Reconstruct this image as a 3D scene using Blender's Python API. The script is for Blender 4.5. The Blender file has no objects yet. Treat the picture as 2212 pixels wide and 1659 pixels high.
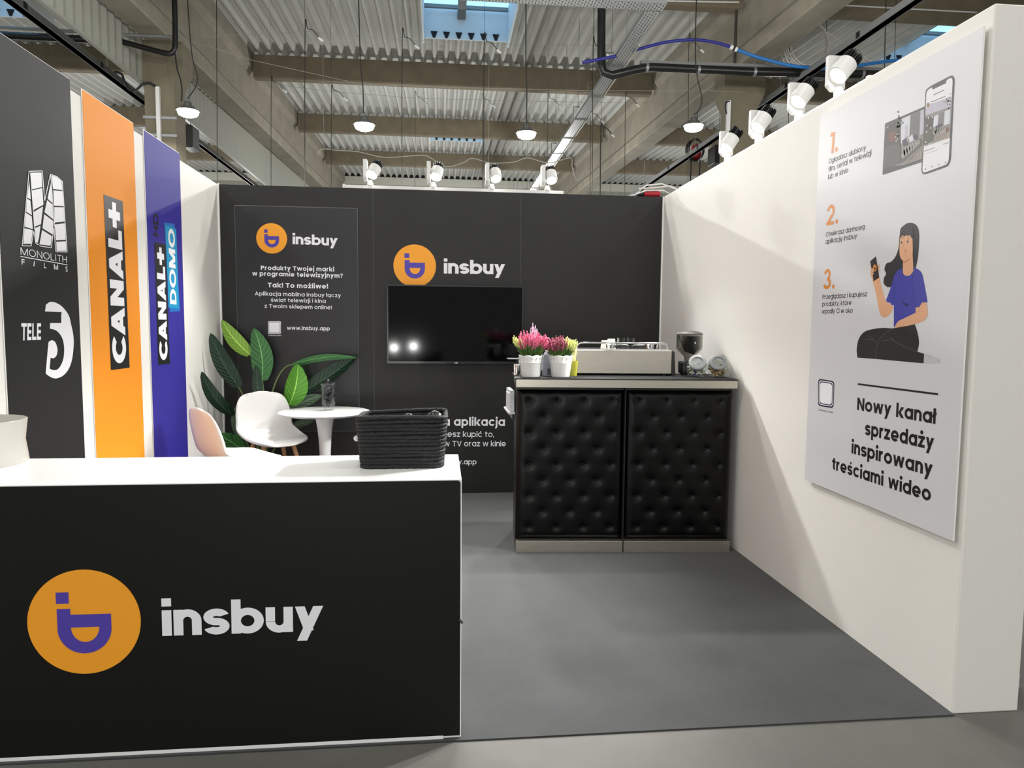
import bpy, bmesh, math, random
from mathutils import Vector, Matrix
random.seed(7)
S = bpy.context.scene
COL = S.collection
PI = math.pi
# ------------------------------------------------------------------ camera
CX, CY, FPX = 1106.0, 829.5, 1505.84
EYE = Vector((1.74, -5.78468, 1.39305))
YAW, PITCH, ROLL = 0.102712, -0.0798545, 0.0085454
_f = Vector((math.sin(YAW)*math.cos(PITCH), math.cos(YAW)*math.cos(PITCH), math.sin(PITCH)))
_r0 = Vector((math.cos(YAW), -math.sin(YAW), 0)); _u0 = _r0.cross(_f)
_r = _r0*math.cos(ROLL) + _u0*math.sin(ROLL); _u = -_r0*math.sin(ROLL) + _u0*math.cos(ROLL)
cd = bpy.data.cameras.new('camera'); cam = bpy.data.objects.new('camera', cd); COL.objects.link(cam)
cd.sensor_width = 36; cd.lens = FPX/2212*36; cd.clip_end = 200; cd.clip_start = 0.05
M = Matrix((_r, _u, -_f)).transposed().to_4x4(); M.translation = EYE
cam.matrix_world = M
S.camera = cam
# ------------------------------------------------------------------ world, exposure
vs = S.view_settings
vs.view_transform = 'Standard'; vs.look = 'None'; vs.gamma = 1; vs.exposure = 1.45; vs.use_curve_mapping = False
W = bpy.data.worlds.new('hall_surroundings'); S.world = W; W.use_nodes = True
W.node_tree.nodes['Background'].inputs[0].default_value = (1.0, 0.99, 0.97, 1)
W.node_tree.nodes['Background'].inputs[1].default_value = 0.30
HALL_W = 50.0       # each hall lamp
SPOT_W = 74.0       # each track spot
def area_light(name, loc, watts, size, parent=None, col=(1, 0.992, 0.97)):
    l = bpy.data.lights.new(name, 'AREA'); l.shape = 'DISK'; l.size = size; l.energy = watts; l.color = col
    o = bpy.data.objects.new(name, l); COL.objects.link(o); o.location = loc
    if parent: o.parent = parent
    return o
def point_light(name, loc, watts, size=.16, col=(1, 0.992, 0.97)):
    l = bpy.data.lights.new(name, 'POINT'); l.shadow_soft_size = size; l.energy = watts; l.color = col
    o = bpy.data.objects.new(name, l); COL.objects.link(o); o.location = loc
# the rows of hall lamps out of view: overhead and behind the photographer
for yy, k in ((1.6, 1.15), (-4.0, .5), (-10.5, .45)):
    for xx in (-9.0, -5.9, -2.8, 0.4, 3.5, 6.2, 9.6): point_light('unseen_hall_light', (xx, yy, 5.2), HALL_W*1.45*k)
for yy, k in ((16.5, 1.1), (23.5, 1.0), (29.5, .9)):  # unseen bare points added beyond the stand to brighten the roof
    for xx in (-12.0, -5.9, 0.4, 5.4, 12.5): point_light('unseen_hall_light', (xx, yy, 5.2), HALL_W*2*k)
# ------------------------------------------------------------------ pixel -> point on a real plane
def ray(px, py):
    return _r*((px-CX)/FPX) - _u*((py-CY)/FPX) + _f
def on(ax, val):
    def g(px, py):
        d = ray(px, py); t = (val-EYE[ax])/d[ax]; return EYE + d*t
    return g
def bk(px, py, y): return on(1, y)(px, py)
def sd(px, py, x): return on(0, x)(px, py)
def fl(px, py, z): return on(2, z)(px, py)
# ------------------------------------------------------------------ materials
def lin(c):
    return tuple(((v/255)/12.92 if v/255 <= .04045 else ((v/255+.055)/1.055)**2.4) for v in c) + (1,)
MATS = {}
def mat(name, rgb, rough=.5, metal=0, var=0, vscale=8, bump=0, bscale=60, emit=0, spec=.5, trans=0, stretch=None, coat=0, alpha=1, rgb2=None, sheen=0):
    if name in MATS: return MATS[name]
    m = bpy.data.materials.new(name); m.use_nodes = True; nt = m.node_tree; b = nt.nodes['Principled BSDF']
    c = lin(rgb)
    b.inputs['Base Color'].default_value = c; b.inputs['Roughness'].default_value = rough; b.inputs['Metallic'].default_value = metal
    b.inputs['Specular IOR Level'].default_value = spec; b.inputs['Transmission Weight'].default_value = trans; b.inputs['Coat Weight'].default_value = coat
    b.inputs['Alpha'].default_value = alpha; b.inputs['Sheen Weight'].default_value = sheen
    if emit:
        b.inputs['Emission Color'].default_value = c; b.inputs['Emission Strength'].default_value = emit
    co = None
    def coord():
        tc = nt.nodes.new('ShaderNodeTexCoord'); mp = nt.nodes.new('ShaderNodeMapping')
        nt.links.new(tc.outputs['Object'], mp.inputs[0])
        if stretch: mp.inputs['Scale'].default_value = stretch
        return mp
    if var or rgb2:
        co = coord(); n = nt.nodes.new('ShaderNodeTexNoise'); n.inputs['Scale'].default_value = vscale; n.inputs['Detail'].default_value = 8; n.inputs['Roughness'].default_value = .62
        nt.links.new(co.outputs[0], n.inputs['Vector'])
        r = nt.nodes.new('ShaderNodeValToRGB')
        a = rgb2 and lin(rgb2) or tuple(v*(1-var) for v in c[:3]) + (1,)
        z = c if rgb2 else tuple(min(1, v*(1+var)) for v in c[:3]) + (1,)
        r.color_ramp.elements[0].position = .3; r.color_ramp.elements[1].position = .7
        r.color_ramp.elements[0].color = a; r.color_ramp.elements[1].color = z
        nt.links.new(n.outputs['Fac'], r.inputs[0]); nt.links.new(r.outputs[0], b.inputs['Base Color'])
    if bump:
        co = co or coord(); n = nt.nodes.new('ShaderNodeTexNoise'); n.inputs['Scale'].default_value = bscale; n.inputs['Detail'].default_value = 4
        nt.links.new(co.outputs[0], n.inputs['Vector'])
        bp = nt.nodes.new('ShaderNodeBump'); bp.inputs['Strength'].default_value = bump; bp.inputs['Distance'].default_value = .004
        nt.links.new(n.outputs['Fac'], bp.inputs['Height']); nt.links.new(bp.outputs[0], b.inputs['Normal'])
    MATS[name] = m; return m
WHITE = mat('white wall paint', (234, 231, 225), .6, bump=.12, bscale=180)
WHITE2 = mat('white laminate', (240, 240, 238), .35)
BLACK = mat('black wall board', (28, 28, 27), .45, var=.12, vscale=5, bump=.06, bscale=25, spec=.4)
BLACKF = mat('black foil front', (10, 10, 9), .5, var=.10, vscale=3, spec=.28)
CARPET = mat('grey needle felt', (47, 49, 49), .95, var=.24, vscale=3.4, bump=.5, bscale=420, sheen=.2)
CONC = mat('hall concrete floor', (97, 96, 91), .75, var=.18, vscale=1.6, bump=.15, bscale=60)
BEAMC = mat('dark aged concrete', (118, 108, 90), .9, var=.16, vscale=2.5, bump=.2, bscale=20)
GIRDC = mat('grey cast concrete', (140, 134, 120), .9, var=.14, vscale=1.8, bump=.2, bscale=20)
DECK = mat('painted deck sheet', (188, 189, 184), .75, var=.06, vscale=.8, spec=.2)
CLAD = mat('pale cladding sheet', (150, 151, 142), .5)
DARKC = mat('black closure foam', (14, 14, 15), .8)
GALV = mat('galvanised steel', (150, 152, 154), .45, .6, var=.2, vscale=30)
GALVD = mat('dull steel channel', (120, 121, 120), .5, .1)
BPLAST = mat('black plastic', (18, 18, 19), .35)
BRUB = mat('black cable rubber', (22, 22, 22), .6)
WPLAST = mat('white plastic', (222, 222, 219), .35)
GPLAST = mat('grey plastic lid', (136, 138, 137), .4)
STEEL = mat('brushed stainless steel', (185, 180, 168), .32, .9, var=.10, vscale=6, stretch=(1, 1, 60))
CHROME = mat('polished steel', (215, 215, 215), .12, 1)
LEATHER = mat('black padded leatherette', (3, 3, 3), .32, spec=.22)
ORANGE = mat('orange print', (238, 146, 32), .62, spec=.25, bump=.02)
ORANGEL = mat('orange vinyl', (250, 165, 30), .45)
PURPLE = mat('violet print', (62, 48, 150), .45)
VIOLET = mat('violet vinyl', (78, 60, 168), .45)
BLUEB = mat('indigo blue print', (48, 40, 142), .62, spec=.25)
CYAN = mat('cyan print', (16, 150, 196), .45)
CYAN2 = mat('deep cyan print', (28, 110, 190), .45)
BBOARD = mat('charcoal banner print', (34, 34, 34), .62, var=.06, vscale=4, spec=.25)
INKW = mat('white print', (240, 240, 244), .45)
INKB = mat('black print', (20, 19, 20), .45)
INKD = mat('navy print', (30, 28, 62), .45)
PAPER = mat('poster print white', (214, 213, 216), .4)
ORANGEP = mat('orange numeral print', (222, 138, 52), .45)
LAMPW = mat('lit lens', (255, 255, 250), .5, emit=18)
def thin_glass(name, tint, gloss):
    m = bpy.data.materials.new(name); m.use_nodes = True; nt = m.node_tree; nt.nodes.clear()
    o = nt.nodes.new('ShaderNodeOutputMaterial'); t = nt.nodes.new('ShaderNodeBsdfTransparent'); g = nt.nodes.new('ShaderNodeBsdfGlossy'); x = nt.nodes.new('ShaderNodeMixShader'); l = nt.nodes.new('ShaderNodeLayerWeight'); k = nt.nodes.new('ShaderNodeMath')
    t.inputs[0].default_value = tint + (1,); g.inputs['Roughness'].default_value = .04; l.inputs[0].default_value = .35; k.operation = 'MULTIPLY'; k.inputs[1].default_value = gloss
    nt.links.new(l.outputs['Facing'], k.inputs[0]); nt.links.new(k.outputs[0], x.inputs[0]); nt.links.new(t.outputs[0], x.inputs[1]); nt.links.new(g.outputs[0], x.inputs[2]); nt.links.new(x.outputs[0], o.inputs[0])
    MATS[name] = m; return m
GLASSM = thin_glass('clear glass', (.96, .98, .98), .30)
WOOD = mat('beech wood', (186, 140, 92), .5, var=.15, vscale=20, stretch=(6, 6, 1))
SHELLW = mat('white shell plastic', (242, 241, 238), .32)
# ------------------------------------------------------------------ mesh building
class MB:
    def __init__(s): s.v = []; s.f = []; s.m = []; s.mi = 0; s.uv = None
    def add(s, vs_, fs):
        o = len(s.v); s.v += [Vector(p) for p in vs_]; s.f += [tuple(i+o for i in f) for f in fs]; s.m += [s.mi]*len(fs); return s
    def box(s, a, b):
        x0, y0, z0 = a; x1, y1, z1 = b
        return s.add([(x0,y0,z0),(x1,y0,z0),(x1,y1,z0),(x0,y1,z0),(x0,y0,z1),(x1,y0,z1),(x1,y1,z1),(x0,y1,z1)],
            [(3,2,1,0),(4,5,6,7),(0,1,5,4),(1,2,6,5),(2,3,7,6),(3,0,4,7)])
    def tube(s, pts, r, n=8, caps=True):
        pts = [Vector(p) for p in pts]; rs = r if isinstance(r, (list, tuple)) else [r]*len(pts)
        vs_ = []; up = None
        for i, p in enumerate(pts):
            t = (pts[min(i+1, len(pts)-1)] - pts[max(i-1, 0)]).normalized()
            if up is None: up = t.orthogonal().normalized()
            up = (up - t*up.dot(t)); up = up.normalized() if up.length > 1e-6 else t.orthogonal().normalized()
            w = t.cross(up)
            vs_ += [p + (up*math.cos(2*PI*k/n) + w*math.sin(2*PI*k/n))*rs[i] for k in range(n)]
        fs = [(i*n+k, i*n+(k+1)%n, (i+1)*n+(k+1)%n, (i+1)*n+k) for i in range(len(pts)-1) for k in range(n)]
        if caps: fs += [tuple(range(n))[::-1], tuple((len(pts)-1)*n+k for k in range(n))]
        return s.add(vs_, fs)
    def lathe(s, prof, c=(0,0,0), n=32, ax=None):
        c = Vector(c); q = Vector((0,0,1)).rotation_difference(Vector(ax)) if ax else None
        vs_ = []
        for r, z in prof:
            for k in range(n):
                p = Vector((r*math.cos(2*PI*k/n), r*math.sin(2*PI*k/n), z))
                if q: p = q @ p
                vs_.append(c+p)
        fs = [(i*n+k, i*n+(k+1)%n, (i+1)*n+(k+1)%n, (i+1)*n+k) for i in range(len(prof)-1) for k in range(n)]
        return s.add(vs_, fs)
    def ball(s, c, r, n=20):
        r = r if isinstance(r, (tuple, list)) else (r, r, r)
        m = n//2; prof = [(math.sin(PI*i/m), -math.cos(PI*i/m)) for i in range(m+1)]
        o = len(s.v); s.lathe(prof, (0,0,0), n)
        for i in range(o, len(s.v)):
            p = s.v[i]; s.v[i] = Vector((c[0]+p.x*r[0], c[1]+p.y*r[1], c[2]+p.z*r[2]))
        return s
    def poly(s, pts): return s.add(pts, [tuple(range(len(pts)))])
    def prism(s, pts, d):
        d = Vector(d); n = len(pts); q = [Vector(p) for p in pts]
        return s.add(q + [p+d for p in q], [tuple(range(n))[::-1], tuple(range(n, 2*n))] + [(i, (i+1)%n, n+(i+1)%n, n+i) for i in range(n)])
    def sheet(s, rows):
        n = len(rows[0]); o = []
        for r in rows: o += r
        return s.add(o, [(i*n+k, i*n+k+1, (i+1)*n+k+1, (i+1)*n+k) for i in range(len(rows)-1) for k in range(n-1)])
def wm(o):
    m = o.matrix_basis.copy()
    return wm(o.parent) @ m if o.parent else m
def obj(name, mb, m, parent=None, smooth=False, bevel=0, sub=0, local=False, solid=0, tri=False):
    me = bpy.data.meshes.new(name)
    inv = wm(parent).inverted() if parent and not local else Matrix()
    me.from_pydata([inv @ v for v in mb.v], [], mb.f)
    for mm in (m if isinstance(m, (list, tuple)) else [m]): me.materials.append(mm)
    if isinstance(m, (list, tuple)):
        for p, k in zip(me.polygons, mb.m): p.material_index = k
    b = bmesh.new(); b.from_mesh(me)
    if not tri: bmesh.ops.remove_doubles(b, verts=b.verts, dist=1e-6) if smooth else None
    if not isinstance(m, (list, tuple)) and smooth: bmesh.ops.recalc_face_normals(b, faces=b.faces)
    b.to_mesh(me); b.free()
    if smooth:
        me.polygons.foreach_set('use_smooth', [True]*len(me.polygons))
        me.set_sharp_from_angle(angle=math.radians(42))
    if mb.uv:
        pass
    o = bpy.data.objects.new(name, me); COL.objects.link(o)
    if parent: o.parent = parent
    if solid:
        mo = o.modifiers.new('thickness', 'SOLIDIFY'); mo.thickness = solid; mo.offset = 0
    if bevel:
        mo = o.modifiers.new('rounded edges', 'BEVEL'); mo.width = bevel; mo.segments = 2; mo.limit_method = 'ANGLE'
    if sub:
        mo = o.modifiers.new('smooth', 'SUBSURF'); mo.levels = sub; mo.render_levels = sub
    return o
def tag(o, label, cat, group=None, kind=None):
    o['label'] = label; o['category'] = cat
    if group: o['group'] = group
    if kind: o['kind'] = kind
    return o
def thing(name, loc, label, cat, group=None, rz=0):
    o = bpy.data.objects.new(name, None); COL.objects.link(o); o.location = loc; o.rotation_euler = (0, 0, rz); o.empty_display_size = .1
    return tag(o, label, cat, group)
def struct(o): o['kind'] = 'structure'; return o
def copy_tree(o, parent=None):
    c = o.copy(); COL.objects.link(c)
    if parent: c.parent = parent
    for ch in list(o.children): copy_tree(ch, c)
    return c
# ------------------------------------------------------------------ a geometric stroke alphabet
XH, CAP, ASC, DSC = .55, .70, .74, -.20
class Pen:
    def __init__(s, w): s.w = w; s.p = []; s.k = 0
    def add(s, pts): s.p.append((s.k, pts))
    def V(s, x, y0, y1, w=None): w = w or s.w; s.k += 1; s.add([(x-w/2,y0),(x+w/2,y0),(x+w/2,y1),(x-w/2,y1)])
    def H(s, y, x0, x1, w=None): w = w or s.w*.92; s.k += 1; s.add([(x0,y-w/2),(x1,y-w/2),(x1,y+w/2),(x0,y+w/2)])
    def D(s, x0, y0, x1, y1, k=1.0):            # slanted bar cut level at both ends; x are bar centres
        L = math.hypot(x1-x0, y1-y0); h = s.w*k*L/abs(y1-y0)/2; s.k += 1
        s.add([(x0-h,y0),(x0+h,y0),(x1+h,y1),(x1-h,y1)])
    def A(s, cx, cy, rx, ry, a0, a1, w=None):
        w = w or s.w; n = max(4, int(abs(a1-a0)/9)); a = [math.radians(a0+(a1-a0)*i/n) for i in range(n+1)]; s.k += 1
        o = [(cx+(rx+w/2)*math.cos(t), cy+(ry+w*.46)*math.sin(t)) for t in a]; i_ = [(cx+(rx-w/2)*math.cos(t), cy+(ry-w*.46)*math.sin(t)) for t in a]
        for k in range(n): s.add([o[k], o[k+1], i_[k+1], i_[k]])
    def P(s, pts): s.k += 1; s.add(pts)
    def dot(s, x, y, r, sq=False):
        s.k += 1; s.add([(x-r,y-r),(x+r,y-r),(x+r,y+r),(x-r,y+r)] if sq else [(x+r*math.cos(k*PI/8), y+r*math.sin(k*PI/8)) for k in range(16)])
DIA = {'ą':('a','og'),'ę':('e','og'),'ć':('c','ac'),'ś':('s','ac'),'ó':('o','ac'),'ż':('z','dt'),'ł':('l','st')}
def glyph(ch, w, sq=False):
    p = Pen(w); b = .59; rx = (b-w)/2; ry = (XH-w*.92)/2+.006; cy = XH/2; h = w/2; dr = w*.62
    def arch(x0, x1, top=XH):
        r = (x1-x0)/2; p.A((x0+x1)/2, top-min(r, .26)-w*.46+.006, r, min(r, .26), 0, 180); return top-min(r, .26)-w*.46+.006
    if ch in DIA:
        base, d = DIA[ch]; q, adv = glyph(base, w, sq); p.p = q; p.k = 6; m = adv/2
        if d == 'og': p.A(adv-.10-h*.4, -.09, .06, .08, 90, 290, w*.75)
        if d == 'ac': p.P([(m-.03,XH+.06),(m+.05,XH+.06),(m+.17,XH+.20),(m+.04,XH+.20)])
        if d == 'dt': p.dot(m, XH+.06+dr, dr)
        if d == 'st': p.P([(m-.13,.28),(m+.13,.44),(m+.13,.44+w*.8),(m-.13,.28+w*.8)])
        return p.p, adv
    c = ch
    if c in 'oadbpqg':
        p.A(b/2, cy, rx, ry, 0, 360)
        if c == 'a': p.V(b-h, 0, XH)
        if c == 'd': p.V(b-h, 0, ASC)
        if c == 'b': p.V(h, 0, ASC)
        if c == 'p': p.V(h, DSC, XH)
        if c == 'q': p.V(b-h, DSC, XH)
        if c == 'g':
            p.V(b-h, 0, XH); p.A(b/2, 0, rx, .215-w*.46, -165, 0)
        adv = b
    elif c == 'c': p.A(b/2, cy, rx, ry, 42, 318); adv = b*.93
    elif c == 'e': p.A(b/2, cy, rx, ry, 0, 318); p.H(cy-.02, h, b-h*.4, w*.8); adv = b
    elif c in 'nhmru':
        x1 = .50-h
        if c == 'u':
            yy = min(x1/2-h/2, .26)+w*.46; r = (x1-h)/2
            p.V(h, yy, XH); p.V(x1, 0, XH); p.A((h+x1)/2, yy-.006, r, yy-w*.46, 180, 360); adv = .50
        elif c == 'm':
            p.V(h, 0, XH); xm = .40; xe = .80-h
            yy = arch(h, xm); p.V(xm, 0, yy); yy = arch(xm, xe); p.V(xe, 0, yy); adv = .80
        elif c == 'r':
            p.V(h, 0, XH); p.A(h+.20, XH-.20-w*.46+.006, .20, .20, 84, 180); adv = .34
        else:
            p.V(h, 0, ASC if c == 'h' else XH); yy = arch(h, x1); p.V(x1, 0, yy); adv = .50
    elif c == 'i': p.V(h, 0, XH); p.dot(h, XH+.06+dr, h if sq else dr, sq); adv = w
    elif c == 'l': p.V(h, 0, ASC); adv = w
    elif c == 'j':
        p.V(h, -.06, XH); p.dot(h, XH+.06+dr, dr); p.A(h-.12, -.06, .12, .12, 270, 360); adv = w
    elif c == 'f': p.V(.10+h, 0, .58); p.A(.10+h+.12, .58, .12, .14, 95, 180); p.H(XH-w*.42, 0, .33); adv = .34
    elif c == 't': p.V(.10+h, .13, .69); p.A(.10+h+.11, .13, .11, .13-w*.46, 180, 275); p.H(XH-w*.42, 0, .34); adv = .35
    elif c == 'k':
        p.V(h, 0, ASC); k = w*.75
        p.P([(w*.9,.22),(.34,XH),(.34+w*1.35,XH),(w*.9+k*1.1,.22)]); p.P([(.35,0),(.35+w*1.35,0),(w+k*.9,.36),(w*.9,.25)]); adv = .35+w*1.1
    elif c == 's':
        r = (XH-w*.92)/4+.003; R = .235-h
        p.A(R+h, XH-r-w*.46+.005, R, r, 20, 270); p.A(R+h, r+w*.46-.005, R, r, 90, -160); adv = 2*(R+h)
    elif c == 'z': p.H(XH-w*.46, 0, .45); p.H(w*.46, 0, .45); p.D(h*1.5, w*.5, .45-h*1.5, XH-w*.5); adv = .45
    elif c == 'w':
        k = .9; g = h*1.05
        for a, d in ((g, .21), (.40, .21), (.40, .59), (.80-g, .59)): p.D(d, 0, a, XH, k)
        adv = .80
    elif c == 'v': p.D(.25, 0, h, XH); p.D(.25, 0, .5-h, XH); adv = .5
    elif c == 'y': p.D(.26, .02, h*1.1, XH); p.D(.13, DSC, .53-h*1.1, XH); adv = .53
    elif c == '.': p.dot(dr, dr, dr); adv = dr*2
    elif c == ',': p.dot(dr, dr, dr); p.P([(dr*.4,-.12),(dr*1.1,-.12),(dr*2,dr),(dr*.8,dr)]); adv = dr*2
    elif c == '!': p.dot(dr, dr, dr); p.V(dr, dr*2+.07, CAP+.02); adv = dr*2
    elif c == '?': p.dot(.2, dr, dr); p.A(.2, CAP-.17, .17-h*.3, .17-w*.46, -70, 180); p.V(.2, dr*2+.06, .38); adv = .42
    elif c == '+': p.H(.35, 0, .58, w); p.V(.29, .06, .64); adv = .58
    elif c == 'A': p.D(h*1.05, 0, .34, CAP, .95); p.D(.68-h*1.05, 0, .34, CAP, .95); p.H(.19, .14, .54); adv = .68
    elif c == 'V': p.D(.32, 0, h*1.05, CAP); p.D(.32, 0, .64-h*1.05, CAP); adv = .64
    elif c == 'P': p.V(h, 0, CAP); r = (CAP*.57-w*.9)/2; p.H(CAP-w*.46, h, .27); p.H(CAP-w*.46-2*r, h, .27); p.A(.27, CAP-r-w*.46, .26-h, r, -90, 90); adv = .53
    elif c == 'T': p.V(.28, 0, CAP); p.H(CAP-w*.46, 0, .56); adv = .56
    elif c == 'O' or c == 'C':
        a = (0, 360) if c == 'O' else (42, 318); p.A(.37, CAP/2, .37-h, CAP/2-w*.46+.008, a[0], a[1]); adv = .74 if c == 'O' else .62
    elif c == 'I': p.V(h, 0, CAP); adv = w
    elif c == 'N': p.V(h, 0, CAP); p.V(.60-h, 0, CAP); p.P([(.60-w,0),(.60,0),(w,CAP),(0,CAP)]); adv = .60
    elif c == 'M':
        p.V(h, 0, CAP); p.V(.76-h, 0, CAP); g = w*1.1
        p.P([(.38-g*.55,.02),(.38+g*.55,.02),(g,CAP),(0,CAP)]); p.P([(.38-g*.55,.02),(.38+g*.55,.02),(.76,CAP),(.76-g,CAP)]); adv = .76
    elif c == 'D': p.V(h, 0, CAP); p.H(CAP-w*.46, h, .28); p.H(w*.46, h, .28); p.A(.28, CAP/2, .33-h, CAP/2-w*.46, -90, 90); adv = .61
    elif c == 'L': p.V(h, 0, CAP); p.H(w*.46, h, .44); adv = .45
    elif c == 'E' or c == 'F':
        p.V(h, 0, CAP); p.H(CAP-w*.46, h, .44); p.H(CAP/2, h, .42)
        if c == 'E': p.H(w*.46, h, .44)
        adv = .46
    elif c == 'H': p.V(h, 0, CAP); p.V(.56-h, 0, CAP); p.H(CAP/2, h, .56-h); adv = .56
    elif c == 'Z': p.H(CAP-w*.46, 0, .52); p.H(w*.46, 0, .52); p.D(h*1.5, w*.5, .52-h*1.5, CAP-w*.5); adv = .52
    elif c == 'S':
        r = (CAP-w*.92)/4+.003; R = .29-h; p.A(R+h, CAP-r-w*.46, R, r, 20, 270); p.A(R+h, r+w*.46, R, r, 90, -160); adv = .58
    elif c == 'G': p.A(.37, CAP/2, .37-h, CAP/2-w*.46, 42, 360); p.H(CAP/2-w*.4, .37, .74-h*.2); adv = .74
    elif c == '1': p.V(.20, 0, CAP); p.P([(0,CAP-w*1.0),(.2,CAP-w*.9),(.2,CAP),(.0,CAP)]); adv = .20+h
    elif c == '2': p.A(.23, CAP-.23, .23-h, .23-w*.46, -35, 175); p.H(w*.46, 0, .46); p.D(h*1.4, w*.5, .36-h*.2, CAP-.34); adv = .46
    elif c == '3': r = (CAP-w*.92)/4; p.A(.21, CAP-r-w*.46, .21-h, r, -90, 165); p.A(.22, r+w*.46, .24-h, r, -165, 90); adv = .46
    else: adv = .25
    return p.p, adv
def lay_text(txt, w, gap=.085, space=.36, sq=False):
    x = 0; out = []
    for i, ch in enumerate(txt):
        if ch == ' ': x += space-gap; continue
        q, adv = glyph(ch, w, sq)
        if ch == 'j': x += .0
        out += [(lv, [(a+x, b) for a, b in pl]) for lv, pl in q]; x += adv+gap
    return out, x-gap
def write(mb, txt, pl, p0, p1, top, ref=CAP, w=.10, off=(0,0,0), shear=0, gap=.085, sq=False, lift=0):
    """letters on the plane pl; p0/p1 = ends of the baseline, top = a point straight above p0 at height ref"""
    a, b, t = Vector(pl(*p0)), Vector(pl(*p1)), Vector(pl(*top)); off = Vector(off)
    U = (b-a); L = U.length; U.normalize(); h = (t-a) - U*(t-a).dot(U); em = h.length/ref; Vv = h.normalized()
    polys, wid = lay_text(txt, w, gap, sq=sq); k = L/wid
    Nn = off.normalized() if off.length > 1e-9 else Vector((0, -1, 0))
    for lv, q in polys: mb.poly([a + U*((x+shear*y*em/k)*k) + Vv*(y*em) + off + Nn*(.00006*lv) for x, y in q])
def trace(mb, pl, pts, off, mi=0):
    mb.mi = mi; mb.poly([Vector(pl(*p)) + Vector(off) for p in pts])
def smooth_poly(pts, n=6):
    """rounds a traced outline but keeps its sharp corners"""
    P = [Vector((a, b)) for a, b in pts]; N_ = len(P); sharp = []
    for i in range(N_):
        a, b = (P[i]-P[i-1]), (P[(i+1) % N_]-P[i]); sharp.append(a.angle(b, 0) > math.radians(48) if a.length and b.length else True)
    tan = [Vector((0, 0)) if sharp[i] else (P[(i+1) % N_]-P[i-1])*.5 for i in range(N_)]; o = []
    for i in range(N_):
        j = (i+1) % N_; d = P[j]-P[i]; t0 = d*.9 if sharp[i] else tan[i]*min(1, 1.3*d.length/max(1e-6, tan[i].length)); t1 = d*.9 if sharp[j] else tan[j]*min(1, 1.3*d.length/max(1e-6, tan[j].length))
        for k in range(n):
            u = k/n; u2, u3 = u*u, u*u*u; o.append(P[i]*(2*u3-3*u2+1) + t0*(u3-2*u2+u) + P[j]*(-2*u3+3*u2) + t1*(u3-u2))
    return [(p.x, p.y) for p in o]
def line(mb, pl, pts, wpx, off, mi=0):
    mb.mi = mi; q = [Vector((p[0], p[1], 0)) for p in pts]
    for a, b in zip(q, q[1:]):
        d = (b-a).normalized(); n = Vector((-d.y, d.x, 0))*wpx/2
        mb.poly([Vector(pl(v.x, v.y)) + Vector(off) for v in (a+n, b+n, b-n, a-n)])
def zm(ox, oy, s): return lambda pts: [(ox+x/s, oy+y/s) for x, y in pts]
def ell(cx, cy, rx, ry, n=40, a0=0, a1=360): return [(cx+rx*math.cos(math.radians(a0+(a1-a0)*i/n)), cy+ry*math.sin(math.radians(a0+(a1-a0)*i/n))) for i in range(n)]
def logo(parent, c, R, U=Vector((1,0,0)), N=Vector((0,-1,0))):
    """orange disc carrying the violet square-and-bowl mark"""
    Z = Vector((0,0,1)); c = Vector(c)
    P = lambda x, y, k: c + U*(x*R) + Z*(y*R) + N*k
    m = MB(); m.prism([P(math.cos(t*PI/48), math.sin(t*PI/48), 0) for t in range(96)], N*.0015)
    d = obj('logo_disc', m, ORANGEL, parent)
    m = MB(); k = .0022
    m.poly([P(x, y, k) for x, y in ((-.483,.363),(-.258,.363),(-.258,.58),(-.483,.58))])
    o = [(.477*math.cos(math.radians(a)), -.125+.477*math.sin(math.radians(a))) for a in range(180, 361, 6)]
    i_ = [(.01+.25*math.cos(math.radians(a)), -.097+.285*math.sin(math.radians(a))) for a in range(180, 361, 6)]
    for q in range(len(o)-1): m.poly([P(*o[q], k), P(*o[q+1], k), P(*i_[q+1], k), P(*i_[q], k)])
    m.poly([P(x, y, k) for x, y in ((-.477,-.125),(-.24,-.097),(-.24,.265),(-.477,.265))])
    m.poly([P(x, y, k) for x, y in ((-.24,-.097),(.26,-.097),(.26,.149),(-.24,.149))])
    m.poly([P(x, y, k) for x, y in ((.26,-.097),(.477,-.125),(.477,.149),(.26,.149))])
    obj('logo_mark', m, VIOLET, d)
# ================================================================== THE HALL
SL = .039                                  # the roof rises gently away from the photographer
def roof(y): return 8.70 + SL*(y-14.275)   # underside of the deck sheet
def girder_z(y): return 6.223 + SL*(y+5.785)
struct(obj('floor', MB().box((-17, -16, -.2), (21, 35, 0)), CONC))
PITCHD = .31
SKY = [(-9.6-1.085*2+.005, None)]
sky_x = [(-9.57, -7.42), (1.34, 3.42), (13.2, 15.3)]
sky_y = [(8.95, 12.42), (20.95, 23.72)]
deck = MB()
def deck_profile(x0, x1):
    pr = []; n0 = math.floor(x0/PITCHD)-1
    for k in range(n0, n0+int((x1-x0)/PITCHD)+4):
        for dx, dz in ((0, 0), (.06, 0), (.12, .15), (.25, .15)):
            x = k*PITCHD+dx
            if x0 <= x <= x1: pr.append((x, dz))
    def zat(x):
        t = (x % PITCHD)
        return 0 if t <= .06 else .15*(t-.06)/.06 if t < .12 else .15 if t <= .25 else .15*(1-(t-.25)/.06)
    if not pr or pr[0][0] > x0+1e-6: pr.insert(0, (x0, zat(x0)))
    if pr[-1][0] < x1-1e-6: pr.append((x1, zat(x1)))
    return pr
def deck_strip(x0, x1, y0, y1):
    pr = deck_profile(x0, x1)
    deck.sheet([[(x, y, roof(y)+dz) for x, dz in pr] for y in (y0, y1)])
xs = [-17.0]
for a, b in sky_x: xs += [a, b]
xs.append(21.0)
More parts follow.
